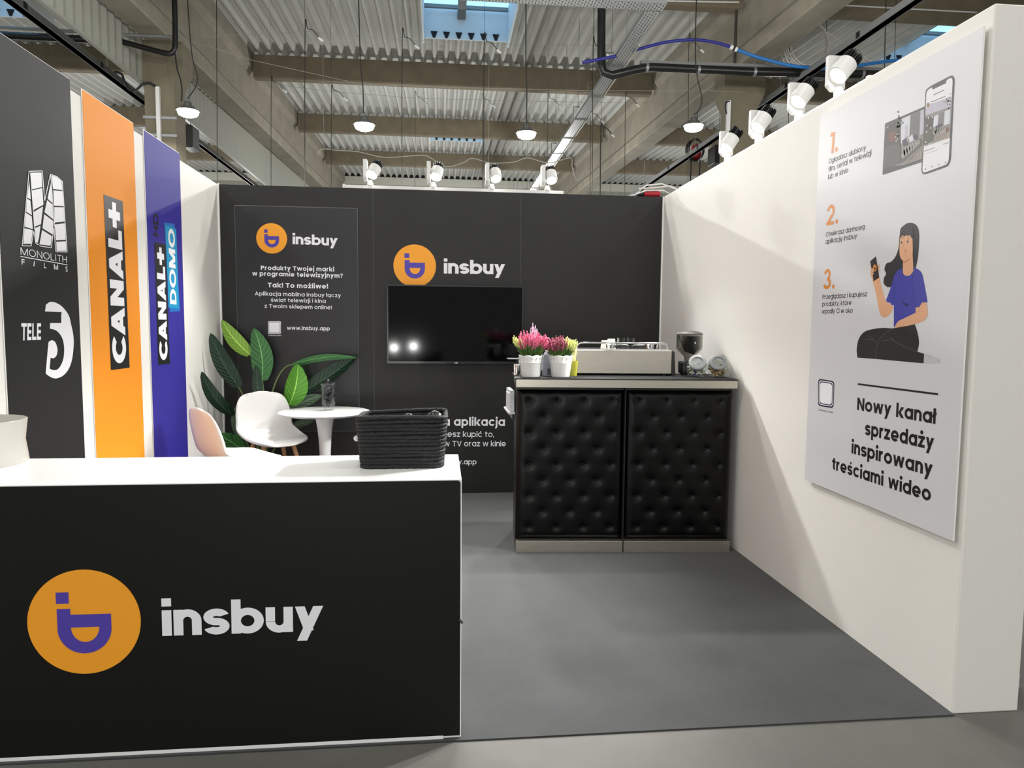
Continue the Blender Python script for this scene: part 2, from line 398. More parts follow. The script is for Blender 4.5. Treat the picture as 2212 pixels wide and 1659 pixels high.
for i in range(len(xs)-1):
    if i % 2 == 0: deck_strip(xs[i], xs[i+1], -14, 33)
    else:
        ys = [-14] + [v for p in sky_y for v in p] + [33]
        for j in range(0, len(ys), 2): deck_strip(xs[i], xs[i+1], ys[j], ys[j+1])
ceil_o = struct(obj('ceiling', deck, DECK))
cl = MB()
def closures(x0, x1, y, t=.03):
    k = math.floor(x0/PITCHD)
    while k*PITCHD < x1:
        x = k*PITCHD
        if x >= x0-.05 and x+.06 <= x1+.05:
            z = roof(y); cl.prism([(x-.055, y, z+.155), (x+.003, y, z+.004), (x+.057, y, z+.004), (x+.115, y, z+.155)], (0, t, 0))
        k += 1
for a, b in sky_x:
    for y0, y1 in sky_y: closures(a, b, y1-.02)
obj('rib_closures', cl, DARKC, ceil_o)
cl = MB()
k = -54
while k < 66:
    x = k*PITCHD; y = 32.9; z = roof(y)
    cl.prism([(x+.057, y, z), (x+.123, y, z+.15), (x+.25, y, z+.15), (x+.313, y, z)], (0, .05, 0)); k += 1
obj('eaves_closures', cl, DARKC, ceil_o)
SHAFT = mat('white shaft lining', (205, 215, 220), .6)
SKYG = mat('skylight glazing', (150, 205, 245), .4, emit=.62)
n = 0
for a, b in sky_x:
    for y0, y1 in sky_y:
        n += 1; z = roof(y1)+.15; zt = z+.62
        r = bpy.data.objects.new('window_%d' % n, None); COL.objects.link(r); r.location = ((a+b)/2, (y0+y1)/2, z); r['kind'] = 'structure'
        m = MB()
        m.box((a-.04, y1, z-.16), (b+.04, y1+.04, zt)); m.box((a-.04, y0-.04, z-.3), (b+.04, y0, zt)); m.box((a-.04, y0, z-.3), (a, y1, zt)); m.box((b, y0, z-.3), (b+.04, y1, zt))
        obj('shaft', m, SHAFT, r)
        m = MB(); m.box((a, y0, zt), (b, y1, zt+.02)); obj('glazing', m, SKYG, r)
        m = MB()
        for t in (.12, .40, .68, .95): m.box((a, y0+(y1-y0)*t-.04, zt-.12), (b, y0+(y1-y0)*t+.04, zt-.04))
        m.box(((a+b)/2-.22, y0, zt-.3), ((a+b)/2-.02, y1, zt-.12))
        obj('glazing_bar', m, GALVD, r)
# purlins: each bay its own beam
def purlin(x0, x1, y):
    z1 = roof(y); z0 = z1-.60
    m = MB(); m.prism([(x0, y, z0+.03), (x0, y, z1), (x0, y+.32, z1), (x0, y+.32, z0+.03), (x0, y+.28, z0), (x0, y+.04, z0)], (x1-x0, 0, 0))
    o = struct(obj('beam', m, BEAMC)); return o
for y in (8.275, 14.275, 20.275, 26.275, 2.275):
    for x0, x1 in ((-15.2, -3.87), (-3.30, 7.76), (8.33, 19.5)): purlin(x0, x1, y)
def girder(x0, x1):
    m = MB(); w = (x1-x0)
    prof = [(x0+.02, 0), (x1-.02, 0), (x1, .04), (x1, .30), (x1-.12, .46), (x1-.12, 1.25), (x1-.0, 1.38), (x1, 1.85), (x0, 1.85), (x0, 1.38), (x0+.12, 1.25), (x0+.12, .46), (x0, .30), (x0, .04)]
    a = [Vector((x, -13.5, girder_z(-13.5)+z)) for x, z in prof]; b = [Vector((x, 32.8, girder_z(32.8)+z)) for x, z in prof]
    nn = len(prof); m.add(a+b, [tuple(range(nn))[::-1], tuple(range(nn, 2*nn))] + [(i, (i+1)%nn, nn+(i+1)%nn, nn+i) for i in range(nn)])
    return struct(obj('beam', m, GIRDC))
girder(-3.85, -3.32); girder(7.78, 8.31)
def column(cx):
    m = MB(); y0, y1 = 8.55, 9.1; h = .275; zt = girder_z(8.55)
    m.box((cx-h, y0, 0), (cx+h, y1, 6.0))
    m.prism([(cx-h, y0, 6.0), (cx+h, y0, 6.0), (cx+.44, y0, 6.32), (cx+.44, y0, zt), (cx-.44, y0, zt), (cx-.44, y0, 6.32)], (0, y1-y0, 0))
    return struct(obj('column', m, mat('column concrete', (118, 111, 93), .9, var=.08, vscale=3)))
column(-3.6); column(8.02)
m = MB(); x = -3.90; y = -13.0; k = 0
row0 = []; row1 = []
while y < 32.8:
    d = .035 if k % 4 in (1, 2) else 0
    row0.append((x-d, y, 6.0)); row1.append((x-d, y, girder_z(y)+.06)); y += (.11, .03, .11, .03)[k % 4] if True else 0; k += 1
m.sheet([row0, row1]); m.box((x-.05, -13, 5.96), (x+.02, 32.8, 6.01))
struct(obj('trim_3', m, CLAD))
m = MB(); row0 = []; row1 = []; x = -17.0; k = 0
while x < 21:
    d = .04 if k % 4 in (1, 2) else 0
    row0.append((x, 33.1-d, 0)); row1.append((x, 33.1-d, roof(33)+.2)); x += (.3, .03, .12, .03)[k % 4]; k += 1
m.sheet([row0, row1]); o = struct(obj('wall_far', m, CLAD))
for nm_, xw in (('hall_left', -16.6), ('hall_right', 20.6)):
    m = MB(); r0 = []; r1 = []; y = -14.0; k = 0
    while y < 33:
        d = .04 if k % 4 in (1, 2) else 0
        r0.append((xw-d, y, 0)); r1.append((xw-d, y, roof(y)+.1)); y += (.3, .03, .12, .03)[k % 4]; k += 1
    m.sheet([r0, r1]); struct(obj('wall_'+nm_, m, CLAD))
m = MB(); m.box((-17, 32.86, roof(33)-.42), (21, 33.05, roof(33)-.02)); struct(obj('trim_4', m, mat('light steel edge', (196, 196, 186), .5)))
# ================================================================== THE STAND: shell
HW, LW, WW = 2.5, 3.519, 3.6
w_back = struct(obj('wall_back', MB().box((-.08, 0, 0), (WW+.26, .12, HW)), BLACK))
struct(obj('wall_left', MB().box((-.10, -LW, 0), (0, 0, HW)), WHITE, bevel=.004))
struct(obj('wall_right', MB().box((WW, -LW, 0), (WW+.262, 0, HW)), WHITE, bevel=.006))
struct(obj('trim_1', MB().box((0, -.012, 0), (.012, .0, HW+.006)), WHITE2))
struct(obj('trim_2', MB().box((WW-.010, -.010, 0), (WW, 0, HW)), WHITE2))
for px in (806, 1125):
    xj = bk(px, 480, 0).x; obj('panel_joint', MB().box((xj-.0012, -.0012, .0), (xj+.0012, .001, HW)), mat('joint filler', (84, 84, 82), .5), w_back)
tag(obj('carpet', MB().box((0, -LW-.012, 0), (WW, 0, .006)), CARPET), 'dark grey needle felt carpet covering the floor of the stand', 'carpet')
tag(obj('partition_panel', MB().box((3.95, -3.35, .05), (4.0, .4, 2.4)).box((3.94, -3.36, 0), (4.01, .4, .05)), mat('pale grey laminate', (170, 170, 172), .5)), 'pale grey partition panel of the neighbouring stand beyond the thick white wall end', 'partition')
# ------------------------------------------------------------------ partner banners on the left wall
BX = .007
lw = on(0, BX)
def banner(name, tl, tr, bl, br, m_, label):
    a, b, c, d = lw(*tl), lw(*tr), lw(*bl), lw(*br)
    y0, y1 = (a.y+c.y)/2, (b.y+d.y)/2; zt = (a.z+b.z)/2
    t = thing(name, (0.0, (y0+y1)/2, 0), label, 'banner', 'banners of partner channels on the left wall')
    obj('board', MB().box((.0015, y0, .008), (BX-.002, y1, zt)), WHITE2, t)
    obj('printed_face', MB().box((BX-.002, y0+.003, .008), (BX, y1, zt-.003)), m_, t)
    return t
OFF = (.0012, 0, 0); OFF2 = (.0020, 0, 0); OFF3 = (.0028, 0, 0)
t1 = banner('partner_banner', (-40, 40), (148.5, 171), (33, 880), (186, 992), BBOARD, 'charcoal banner with a white tiled letter M, MONOLITH FILMS and TELE 5')
# the left edge of the charcoal banner is in the photo: rebuild its width from that edge
za = zm(0, 340, 4.608); zb = zm(0, 680, 4.367)
m = MB()
tiles = [[(288,230),(305,420),(268,400)], [(266,412),(300,430),(315,575),(257,540)], [(253,550),(313,588),(325,715),(243,690)], [(240,705),(325,725),(305,860),(230,860)],
 [(298,152),(410,150),(418,295),(312,318)], [(312,330),(418,305),(430,470),(328,525)], [(330,545),(425,488),(405,665),(340,690)], [(343,705),(400,680),(385,800),(370,855),(352,840)],
 [(505,240),(520,455),(470,410)], [(466,425),(520,470),(530,620),(440,545)], [(436,565),(530,635),(525,770),(420,705)], [(416,722),(515,785),(500,880),(390,865)],
 [(510,180),(560,195),(610,240),(618,325),(525,315)], [(527,328),(620,335),(632,485),(535,480)], [(537,495),(635,497),(640,638),(540,648)], [(540,668),(645,655),(650,820),(555,825)], [(557,840),(652,835),(658,930),(560,930)]]
for q in tiles: trace(m, lw, za(q), OFF)
for q in ([(284,138),(416,134),(440,430)], [(284,138),(216,880),(305,882),(332,735),(350,850),(362,866),(380,866)], [(440,430),(497,168),(560,190),(616,240),(664,942),(550,938),(533,700),(505,900),(385,880)], [(300,160),(340,720)], [(500,175),(540,690)]):
    line(m, lw, za(q), 1.5, OFF2)
obj('tiled_letter_emblem', m, INKW, t1)
m = MB(); write(m, 'MONOLITH', lw, (44, 550), (144, 568.2), (44.6, 534.5), w=.075, off=OFF, gap=.12)
line(m, lw, [(43.4, 553.8), (145.2, 572.2)], 1.6, OFF)
for ch, x0, x1, yb in (('F', 46.3, 53, 571), ('I', 71.4, 73, 574.5), ('L', 94.5, 99.5, 578.6), ('M', 116, 125, 582), ('S', 141, 145.4, 586.5)):
    write(m, ch, lw, (x0, yb), (x1, yb+1.2), (x0, yb-11.5), w=.12, off=OFF)
obj('film_lettering', m, INKW, t1); m = MB()
write(m, 'TELE', lw, (45, 735.6), (88, 734), (45.2, 698.3), w=.15, off=OFF, shear=.10, gap=.07)
obj('channel_lettering', m, INKW, t1)
m = MB(); A_ = za([(445,1533),(455,1465),(500,1438),(560,1450),(620,1490),(680,1570)]); A2 = za([(608,1560), (612,1540)])
five = zb([(428,555),(455,262),(470,247),(492,241),(515,255),(532,290),(540,335),(532,380),(515,402),(497,410),(475,404),(465,508),(500,522),(540,515),(575,470),(598,400),(602,300),(580,210),(530,150),(468,130),(470,78),(575,78)]) + A2 + A_ + zb([(668,90),(690,200),(692,300),(675,430),(640,520),(590,575),(530,600),(480,590)])
trace(m, lw, smooth_poly(five, 4), OFF); obj('channel_numeral', m, INKW, t1)
t2 = banner('partner_banner', (176, 192), (287, 264), (210, 992), (313.6, 990), ORANGE, 'tall orange banner reading CANAL+ upwards in white on black')
obj('black_strip', (lambda m: (trace(m, lw, [(223.5, 419.9), (264.8, 434.8), (279.8, 794), (239.3, 799.5)], OFF), m)[1])(MB()), INKB, t2)
m = MB(); write(m, 'CANAL+', lw, (272.3, 783), (260, 443), (243, 786.5), w=.20, off=OFF2, gap=.03); obj('lettering', m, INKW, t2)
t3 = banner('partner_banner', (311, 279), (388, 332), (333.5, 990.7), (406.5, 990.7), BLUEB, 'indigo banner reading CANAL+ DOMO HD next to the room corner')
m = MB()
trace(m, lw, [(333.1, 523.4), (357, 528.8), (366.8, 785.8), (341.7, 788)], OFF)
write(m, 'HD', lw, (342, 512.5), (341.4, 464), (331.3, 513), w=.13, off=OFF)
obj('black_strip', m, INKB, t3)
m = MB(); trace(m, lw, za([(1632,645),(1735,661),(1790,1530),(1690,1540)]), OFF); obj('deep_cyan_strip', m, CYAN2, t3)
m = MB(); trace(m, lw, [(356.6, 486.5), (379.8, 494.5), (386.3, 666.6), (363.5, 664.4)], OFF2); obj('cyan_strip', m, CYAN, t3)
m = MB(); write(m, 'CANAL+', lw, (361.8, 776.6), (354.5, 537), (344.2, 778.5), w=.20, off=OFF2, gap=.03)
obj('lettering', m, INKW, t3); m = MB()
write(m, 'DOMO', lw, (380.4, 658), (376, 497), (366.8, 659), w=.17, off=OFF3, gap=.05)
obj('strip_lettering', m, INKW, t3)
# ------------------------------------------------------------------ info panel, logos and lettering on the black wall
IY = -.012
ip = on(1, IY)
a, b = ip(506.3, 441.6), ip(772.2, 450.9); zb0 = ip(700, 932).z
x0, x1, zt = a.x, b.x, (a.z+b.z)/2
t = thing('info_panel', ((x0+x1)/2, 0, zb0), 'black info panel with round orange logo and white text left of the television', 'panel')
obj('board', MB().box((x0, IY+.001, zb0), (x1, -.0005, zt)), mat('pale board edge', (132, 132, 130), .5), t)
obj('printed_face', MB().box((x0+.002, IY, zb0+.002), (x1-.002, IY+.001, zt-.003)), mat('black panel print', (27, 27, 30), .38, var=.1, vscale=3), t)
NO = (0, -.0012, 0)
c0 = ip(587, 515); logo(t, (c0.x, IY, c0.z), abs(ip(620.2, 515).x-c0.x))
m = MB()
write(m, 'insbuy', ip, (632, 527.4), (729.4, 531), (632, 505), ASC, .168, NO, gap=.038, sq=True)
for s_, l, r_, tp, w_ in (('Produkty Twojej marki', (563.5, 583), (721.9, 586.4), 9.3, .155), ('w programie telewizyjnym?', (544.8, 595.1), (740.6, 600.3), 9.3, .155), ('Tak! To możliwe!', (578.6, 620.6), (708.8, 623.5), 10, .165),
        ('Aplikacja mobilna insbuy łączy', (550.6, 637.9), (736.5, 642.2), 8.1, .125), ('świat telewizji i kina', (585.1, 651.8), (703.8, 654.3), 8.1, .125), ('z Twoim sklepem online!', (571.6, 664.9), (716.9, 668.2), 8.1, .125), ('www.insbuy.app', (620, 712.2), (712.4, 713.6), 7.9, .13), ('Zeskanuj mnie!', (580, 725.6), (607.5, 725.8), 2.4, .12)):
    write(m, s_, ip, l, r_, (l[0], l[1]-tp), CAP, w_, NO, gap=.10)
obj('lettering', m, INKW, t)
def round_rect(cx, cy, rx, ry, r):
    o = []
    for sx, sy, a0 in ((1, 1, 0), (-1, 1, 90), (-1, -1, 180), (1, -1, 270)): o += [(cx+sx*(rx-r)+r*math.cos(math.radians(a0+k*15)), cy+sy*(ry-r)+r*math.sin(math.radians(a0+k*15))) for k in range(7)]
    return o
m = MB(); trace(m, ip, round_rect(593, 707.5, 13.9, 13.6, 3), NO, 0); trace(m, ip, round_rect(593, 707.5, 12.6, 12.3, 2.4), (0, -.0016, 0), 1); trace(m, ip, round_rect(593, 707.5, 11.6, 11.3, 2), (0, -.002, 0), 0)
obj('code_frame', m, [INKW, INKB], t)
wp = on(1, 0)
c0 = wp(896, 574.3); t = thing('wall_logo', (c0.x, 0, c0.z), 'orange logo disc with white insbuy lettering on the black wall above the television', 'logo')
logo(t, (c0.x, -.0005, c0.z), abs(wp(941.8, 574.3).x-c0.x))
m = MB(); write(m, 'insbuy', wp, (958.8, 590.7), (1091, 592.8), (958.8, 560.5), ASC, .168, (0, -.0015, 0), gap=.038, sq=True); obj('lettering', m, INKW, t)
m = MB(); write(m, 'a aplikacja', wp, (957.3, 919.3), (1090.6, 919.8), (957.3, 900.8), ASC, .15, (0, -.0015, 0))
write(m, 'możesz kupić to,', wp, (932, 943.3), (1067.3, 943.8), (932, 930.9), ASC, .105, (0, -.0015, 0))
write(m, 'w TV oraz w kinie', wp, (959, 964), (1092.6, 964), (959, 952.3), CAP, .105, (0, -.0015, 0))
write(m, 'www.insbuy.app', wp, (912, 1002.6), (1029.2, 1003), (912, 994.2), XH, .12, (0, -.0015, 0))
tag(obj('wall_lettering', m, INKW), 'white vinyl lettering low on the black wall between basket and bar', 'lettering')
# ------------------------------------------------------------------ television
t = thing('television', (1.864, -.03, 1.10), 'flat black television mounted on the black wall under the orange logo', 'television')
TX0, TX1, TZ0, TZ1, TY = 1.311, 2.418, 1.100, 1.736, -.06
BEZ = mat('glossy black bezel', (26, 26, 28), .25)
obj('back_housing', MB().box((TX0+.02, TY+.006, TZ0+.02), (TX1-.02, -.006, TZ1-.02)), BPLAST, t, bevel=.004)
m = MB(); e = .011
m.box((TX0, TY-.006, TZ0), (TX1, TY+.012, TZ0+.018)).box((TX0, TY-.006, TZ1-e), (TX1, TY+.012, TZ1)).box((TX0, TY-.006, TZ0+.018), (TX0+e, TY+.012, TZ1-e)).box((TX1-e, TY-.006, TZ0+.018), (TX1, TY+.012, TZ1-e))
bz = obj('bezel', m, BEZ, t)
obj('screen', MB().box((TX0+e, TY-.001, TZ0+.018), (TX1-e, TY+.006, TZ1-e)), mat('dark glass screen', (3, 3, 5), .07, spec=.12), t)
m = MB(); tvp = on(1, TY-.0068); write(m, 'LG', tvp, (982.5, 785.4), (988.5, 785.4), (982.5, 781.8), CAP, .15, (0, 0, 0)); obj('maker_mark', m, INKW, bz)
for px, py in ((893, 748), (851, 751)):      # two unseen lights added behind the viewpoint to glint in the screen
    p = bk(px, py, TY-.001); d = ray(px, py); k = 9.0/d.y
    point_light('screen_glint_light', (p.x+d.x*k, p.y-d.y*k, p.z+d.z*k), 26, .05)
# ------------------------------------------------------------------ reception counter
CXR, CH, CD, CF = 1.810, .896, .46, -3.519
t = thing('reception_counter', (.9, CF+.23, 0), 'white reception counter with a black front bearing the large insbuy logo', 'counter')
obj('body', MB().box((0.003, CF+.004, .006), (CXR, CF+CD, CH)), WHITE2, t, bevel=.003)
m = MB(); m.prism([(0.003, CF, .016), (CXR-.004, CF, .016), (CXR-.004, CF, CH-.012), (CXR-.010, CF, CH-.004), (0.003, CF, CH-.004)], (0, .006, 0))
obj('front_panel', m, BLACKF, t)
cp = on(1, CF)
c0 = cp(183, 1343.2); logo(t, (c0.x, CF-.0003, c0.z), .5*abs(cp(305.5, 1343).x-cp(60.5, 1343).x))
m = MB(); write(m, 'insbuy', cp, (351, 1373.4), (699, 1362.4), (348.6, 1298.9), ASC, .172, (0, -.0012, 0), gap=.035, sq=True); obj('lettering', m, INKW, t)
obj('base_edge', MB().box((0.003, CF-.001, 0.0065), (CXR-.06, CF+.01, .018)), WHITE2, t)
obj('torn_foil_edge', MB().tube([cp(992, 1338), cp(995, 1342)+Vector((.002,-.004,0)), cp(999, 1345)+Vector((0,-.006,0))], .004, 5), BPLAST, t)
# ------------------------------------------------------------------ things on the reception counter
def rrect3(cx, cy, z, hx, hy, r, n=8):
    o = []
    for sx, sy, a0 in ((1, 1, 0), (-1, 1, 90), (-1, -1, 180), (1, -1, 270)):
        o += [Vector((cx+sx*(hx-r)+r*math.cos(math.radians(a0+90*k/n)), cy+sy*(hy-r)+r*math.sin(math.radians(a0+90*k/n)), z)) for k in range(n+1)]
    return o
a, b = fl(783, 1014, CH), fl(952, 1012, CH)
bw = (b.x-a.x)/2+.012; bcx = (a.x+b.x)/2; bd = .105; bcy = (a.y+b.y)/2+bd; bh = .182
t = thing('woven_basket', (bcx, bcy, CH), 'black woven rope basket standing on the white counter top', 'basket')
m = MB(); rows = 14; n_ = 36
for k in range(rows):
    z = CH+.008+k*(bh-.012)/(rows-1); g = 1+.10*k/rows
    jit = [random.uniform(-.0015, .0015) for _ in range(8)]
    ring = rrect3(bcx, bcy, z, bw*g*.95, bd*g*.95, .035, 10); side = []
    for q0_, q1_ in zip(ring, ring[1:]+ring[:1]):
        st = max(1, int((q1_-q0_).length/.012)); side += [q0_.lerp(q1_, i/st) for i in range(st)]
    ring = side
    ring = [p+Vector((random.uniform(-.0007, .0007), random.uniform(-.0009, .0009), .0016*math.sin(i*.11+k*2)+random.uniform(-.0005, .0005) + (.005*math.sin(i*.09+1) * (k/rows)**2))) for i, p in enumerate(ring)]
    m.tube(ring+ring[:1], [.0082+.0010*(i % 2) for i in range(len(ring)+1)], 8, False)
ROPE = mat('black braided rope', (17, 17, 19), .6, bump=1.0, bscale=170, var=.5, vscale=120)
bo = obj('rope_wall', m, ROPE, t, smooth=True)
m = MB(); outer = [rrect3(bcx, bcy, z, bw*g, bd*g, .03) for z, g in ((CH+.004, .9), (CH+bh*.96, 1.0))]
nn = len(outer[0]); m.add(outer[0]+outer[1], [(i, (i+1)%nn, nn+(i+1)%nn, nn+i) for i in range(nn)] + [tuple(range(nn))]); obj('lining', m, BPLAST, t)
hp = Vector((bcx-bw*1.02, bcy-.02, CH+.098)); m = MB().ball(hp+Vector((-.012, -.01, 0)), (.012, .01, .011)).ball(hp+Vector((-.004, .01, .006)), (.01, .01, .008)); obj('white_knot', m, WPLAST, t, smooth=True)
BALL = mat('glossy black glaze', (30, 30, 32), .22)
BALLG = mat('dark grey glaze', (58, 58, 60), .3)
for px, py, r_, yy, m_, lb in ((882, 909, .028, bcy-.03, BALL, 'dark glossy ball in the middle of the woven basket'), (939, 905, .032, bcy+.02, BALL, 'larger dark ball in the right corner of the woven basket'), (932, 911, .020, bcy-.045, BALLG, 'small grey ball below the larger ball in the woven basket')):
    p = bk(px, py, yy); tag(obj('ball', MB().ball((0,0,0), r_, 28), m_, smooth=True), lb, 'ball', 'balls in the basket').location = p
vx = fl(62, 1006, CH)
vc = fl(-58, 1002, CH); rr = fl(46, 1002, CH).x - vc.x
t = tag(obj('planter_pot', MB().lathe([(0, .004), (rr*.985, 0), (rr, .004), (rr*.975, .040), (rr*.945, .080), (rr*.968, .114), (rr, .155), (rr*.985, .157), (rr*.95, .114), (rr*.925, .080), (rr*.95, .045), (rr*.96, .02), (0, .018)], (0,0,0), 64), mat('ivory glazed ceramic', (196, 193, 186), .3), smooth=True), 'ivory waisted planter pot at the left end of the counter', 'pot')
t.location = vc
# ------------------------------------------------------------------ tulip table, glass vase, chairs
TZ = .757
a, b = fl(600, 890, TZ), fl(799.5, 886.5, TZ); tc = (a+b)/2; tr_ = (b-a).length/2
t = thing('pedestal_table', (tc.x, tc.y, 0), 'round white pedestal table with a trumpet foot', 'table')
obj('table_top', MB().lathe([(0, TZ), (tr_*.98, TZ), (tr_, TZ-.004), (tr_*.99, TZ-.009), (tr_*.9, TZ-.022), (tr_*.6, TZ-.026), (0, TZ-.026)], (tc.x, tc.y, 0), 72), WHITE2, t, smooth=True)
obj('pedestal', MB().lathe([(0, TZ-.026), (.075, TZ-.026), (.066, TZ-.06), (.055, TZ-.13), (.046, TZ-.22), (.041, TZ-.33), (.042, .32), (.052, .20), (.075, .11), (.13, .05), (.20, .025), (.235, .012), (.24, .006), (0, .006)], (tc.x, tc.y, 0), 48), WHITE2, t, smooth=True)
vb = fl(710, 886, TZ); vb.z = TZ+.0005
t = thing('glass_vase', vb, 'clear footed glass vase filled with black balls on the white table', 'vase')
obj('bowl', MB().lathe([(0, .008), (.035, .002), (.040, 0), (.041, .006), (.026, .014), (.040, .022), (.052, .05), (.055, .10), (.053, .15), (.056, .18), (.066, .205), (.064, .206), (.053, .18), (.050, .15), (.052, .10), (.049, .05), (.036, .028), (0, .024)], (0,0,0), 40), GLASSM, t, smooth=True, local=True)
for k, (dx, dy, dz, lb) in enumerate(((0.002, -.016, .053, 'black ball lowest in the glass vase'), (-.020, .006, .098, 'black ball at the left inside the glass vase'), (.022, .002, .108, 'black ball at the right inside the glass vase'), (.001, -.012, .155, 'black ball just below the rim of the glass vase'), (-.006, 0, .214, 'shiny black ball heaped on top of the glass vase'))):
    tag(obj('ball', MB().ball((0,0,0), .0265, 24), BALL, smooth=True), lb, 'ball', 'balls in the glass vase').location = vb+Vector((dx, dy, dz))
def make_chair(label):
    """one-piece shell on four splayed wooden legs; origin on the floor, faces -y"""
    t = thing('shell_chair', (0, 0, 0), label, 'chair', 'white shell chairs around the pedestal table')
    prof = [(-.262, .470, .045, .0), (-.260, .478, .100, .0), (-.252, .492, .145, .0), (-.236, .504, .182, .001), (-.210, .511, .208, .004), (-.16, .508, .226, .014), (-.06, .498, .234, .030), (.04, .494, .236, .050), (.125, .506, .234, .055), (.185, .548, .228, .050), (.210, .62, .226, .042), (.226, .70, .222, .034), (.239, .78, .210, .026), (.249, .845, .178, .016), (.253, .876, .135, .008), (.255, .892, .085, .004)]
    rows = []
    for y, z, hw, lift in prof:
        r_ = []; z0_ = z; zz_ = .888-(.888-z)*.87; y *= .92; hw *= .92
        for k in range(-6, 7):
            u = k/6; s_ = abs(u)**2.2
            seatness = 1 if z0_ < .52 else max(0, 1-(z0_-.52)/.12)
            r_.append(Vector((hw*math.sin(u*PI/2)*1.0, y - lift*s_*(1-seatness)*1.2, zz_ + lift*s_*seatness*1.1 - max(0, z0_-.85)*.55*u*u)))
        rows.append(r_)
    obj('shell', MB().sheet(rows), SHELLW, t, smooth=True, solid=.022, sub=2, local=True)
    for sx in (-1, 1):
        for yt, yb in ((-.12, -.23), (.09, .22)):
            obj('leg', MB().tube([(sx*.105, yt, .533), (sx*.215, yb, .0)], [.0165, .010], 14), WOOD, t, smooth=True, local=True)
    m = MB(); m.box((-.11, -.13, .522), (.11, .10, .535)); obj('seat_mount', m, WPLAST, t, local=True)
    return t
ch1 = make_chair('white shell chair with wooden legs in front of the leafy plant')
ch2 = copy_tree(ch1); ch2['label'] = 'white shell chair turned sideways beside the indigo banner'
ch1.location = (.50, -.50, .0065); ch1.rotation_euler.z = math.radians(33)
ch2.location = (.455, -1.27, .0065); ch2.rotation_euler.z = math.radians(130)
# ------------------------------------------------------------------ leafy plant
def leaf_mat(name, rgb, rgb2):
    m = bpy.data.materials.new(name); m.use_nodes = True; nt = m.node_tree; b_ = nt.nodes['Principled BSDF']
    uv = nt.nodes.new('ShaderNodeUVMap'); uv.uv_map = 'blade'; sp = nt.nodes.new('ShaderNodeSeparateXYZ'); nt.links.new(uv.outputs[0], sp.inputs[0])
    def mth(op, a, b=None):
        n_ = nt.nodes.new('ShaderNodeMath'); n_.operation = op
        for i_, v in enumerate((a, b)):
            if v is None: continue
            if isinstance(v, (int, float)): n_.inputs[i_].default_value = v
            else: nt.links.new(v, n_.inputs[i_])
        return n_.outputs[0]
    av = mth('ABSOLUTE', sp.outputs[1])
    ph = mth('SUBTRACT', mth('MULTIPLY', sp.outputs[0], 150.0), mth('MULTIPLY', av, 13.0))
    si = mth('MULTIPLY', mth('ADD', mth('SINE', ph), 1.0), .5)
    rib = mth('LESS_THAN', av, .045)
    mix = nt.nodes.new('ShaderNodeMix'); mix.data_type = 'RGBA'; mix.inputs[6].default_value = lin(rgb); mix.inputs[7].default_value = lin(rgb2)
    nt.links.new(mth('MULTIPLY', mth('POWER', si, 5.0), .55), mix.inputs[0])
    mix2 = nt.nodes.new('ShaderNodeMix'); mix2.data_type = 'RGBA'; nt.links.new(mix.outputs[2], mix2.inputs[6]); mix2.inputs[7].default_value = lin(tuple(min(255, v*1.25+14) for v in rgb2))
    nt.links.new(rib, mix2.inputs[0]); nt.links.new(mix2.outputs[2], b_.inputs['Base Color'])
    bp = nt.nodes.new('ShaderNodeBump'); bp.inputs['Strength'].default_value = .6; bp.inputs['Distance'].default_value = .003; nt.links.new(si, bp.inputs['Height']); nt.links.new(bp.outputs[0], b_.inputs['Normal'])
    b_.inputs['Roughness'].default_value = .42
    return m
LB = leaf_mat('bright young leaf', (118, 160, 44), (150, 190, 80)); LG = leaf_mat('mid green leaf', (38, 96, 40), (80, 130, 70)); LD = leaf_mat('dark green leaf', (14, 44, 26), (38, 70, 46))
LV = leaf_mat('vivid green leaf', (78, 146, 30), (120, 176, 66)); LS = leaf_mat('greyish green leaf', (72, 98, 74), (110, 130, 104))
zp = zm(400, 680, 4.81)
plant = thing('potted_plant', (.34, -.24, .006), 'tall leafy potted plant with paddle leaves in the corner behind the chair', 'plant')
pot_o = obj('pot', MB().lathe([(0, 0), (.12, 0), (.15, .26), (.155, .27), (.145, .27), (.135, .24), (0, .24)], (.34, -.24, .006), 32), mat('dark grey planter', (60, 60, 60), .5), plant, smooth=True)
STEM = mat('leaf stalk green', (104, 122, 66), .5)
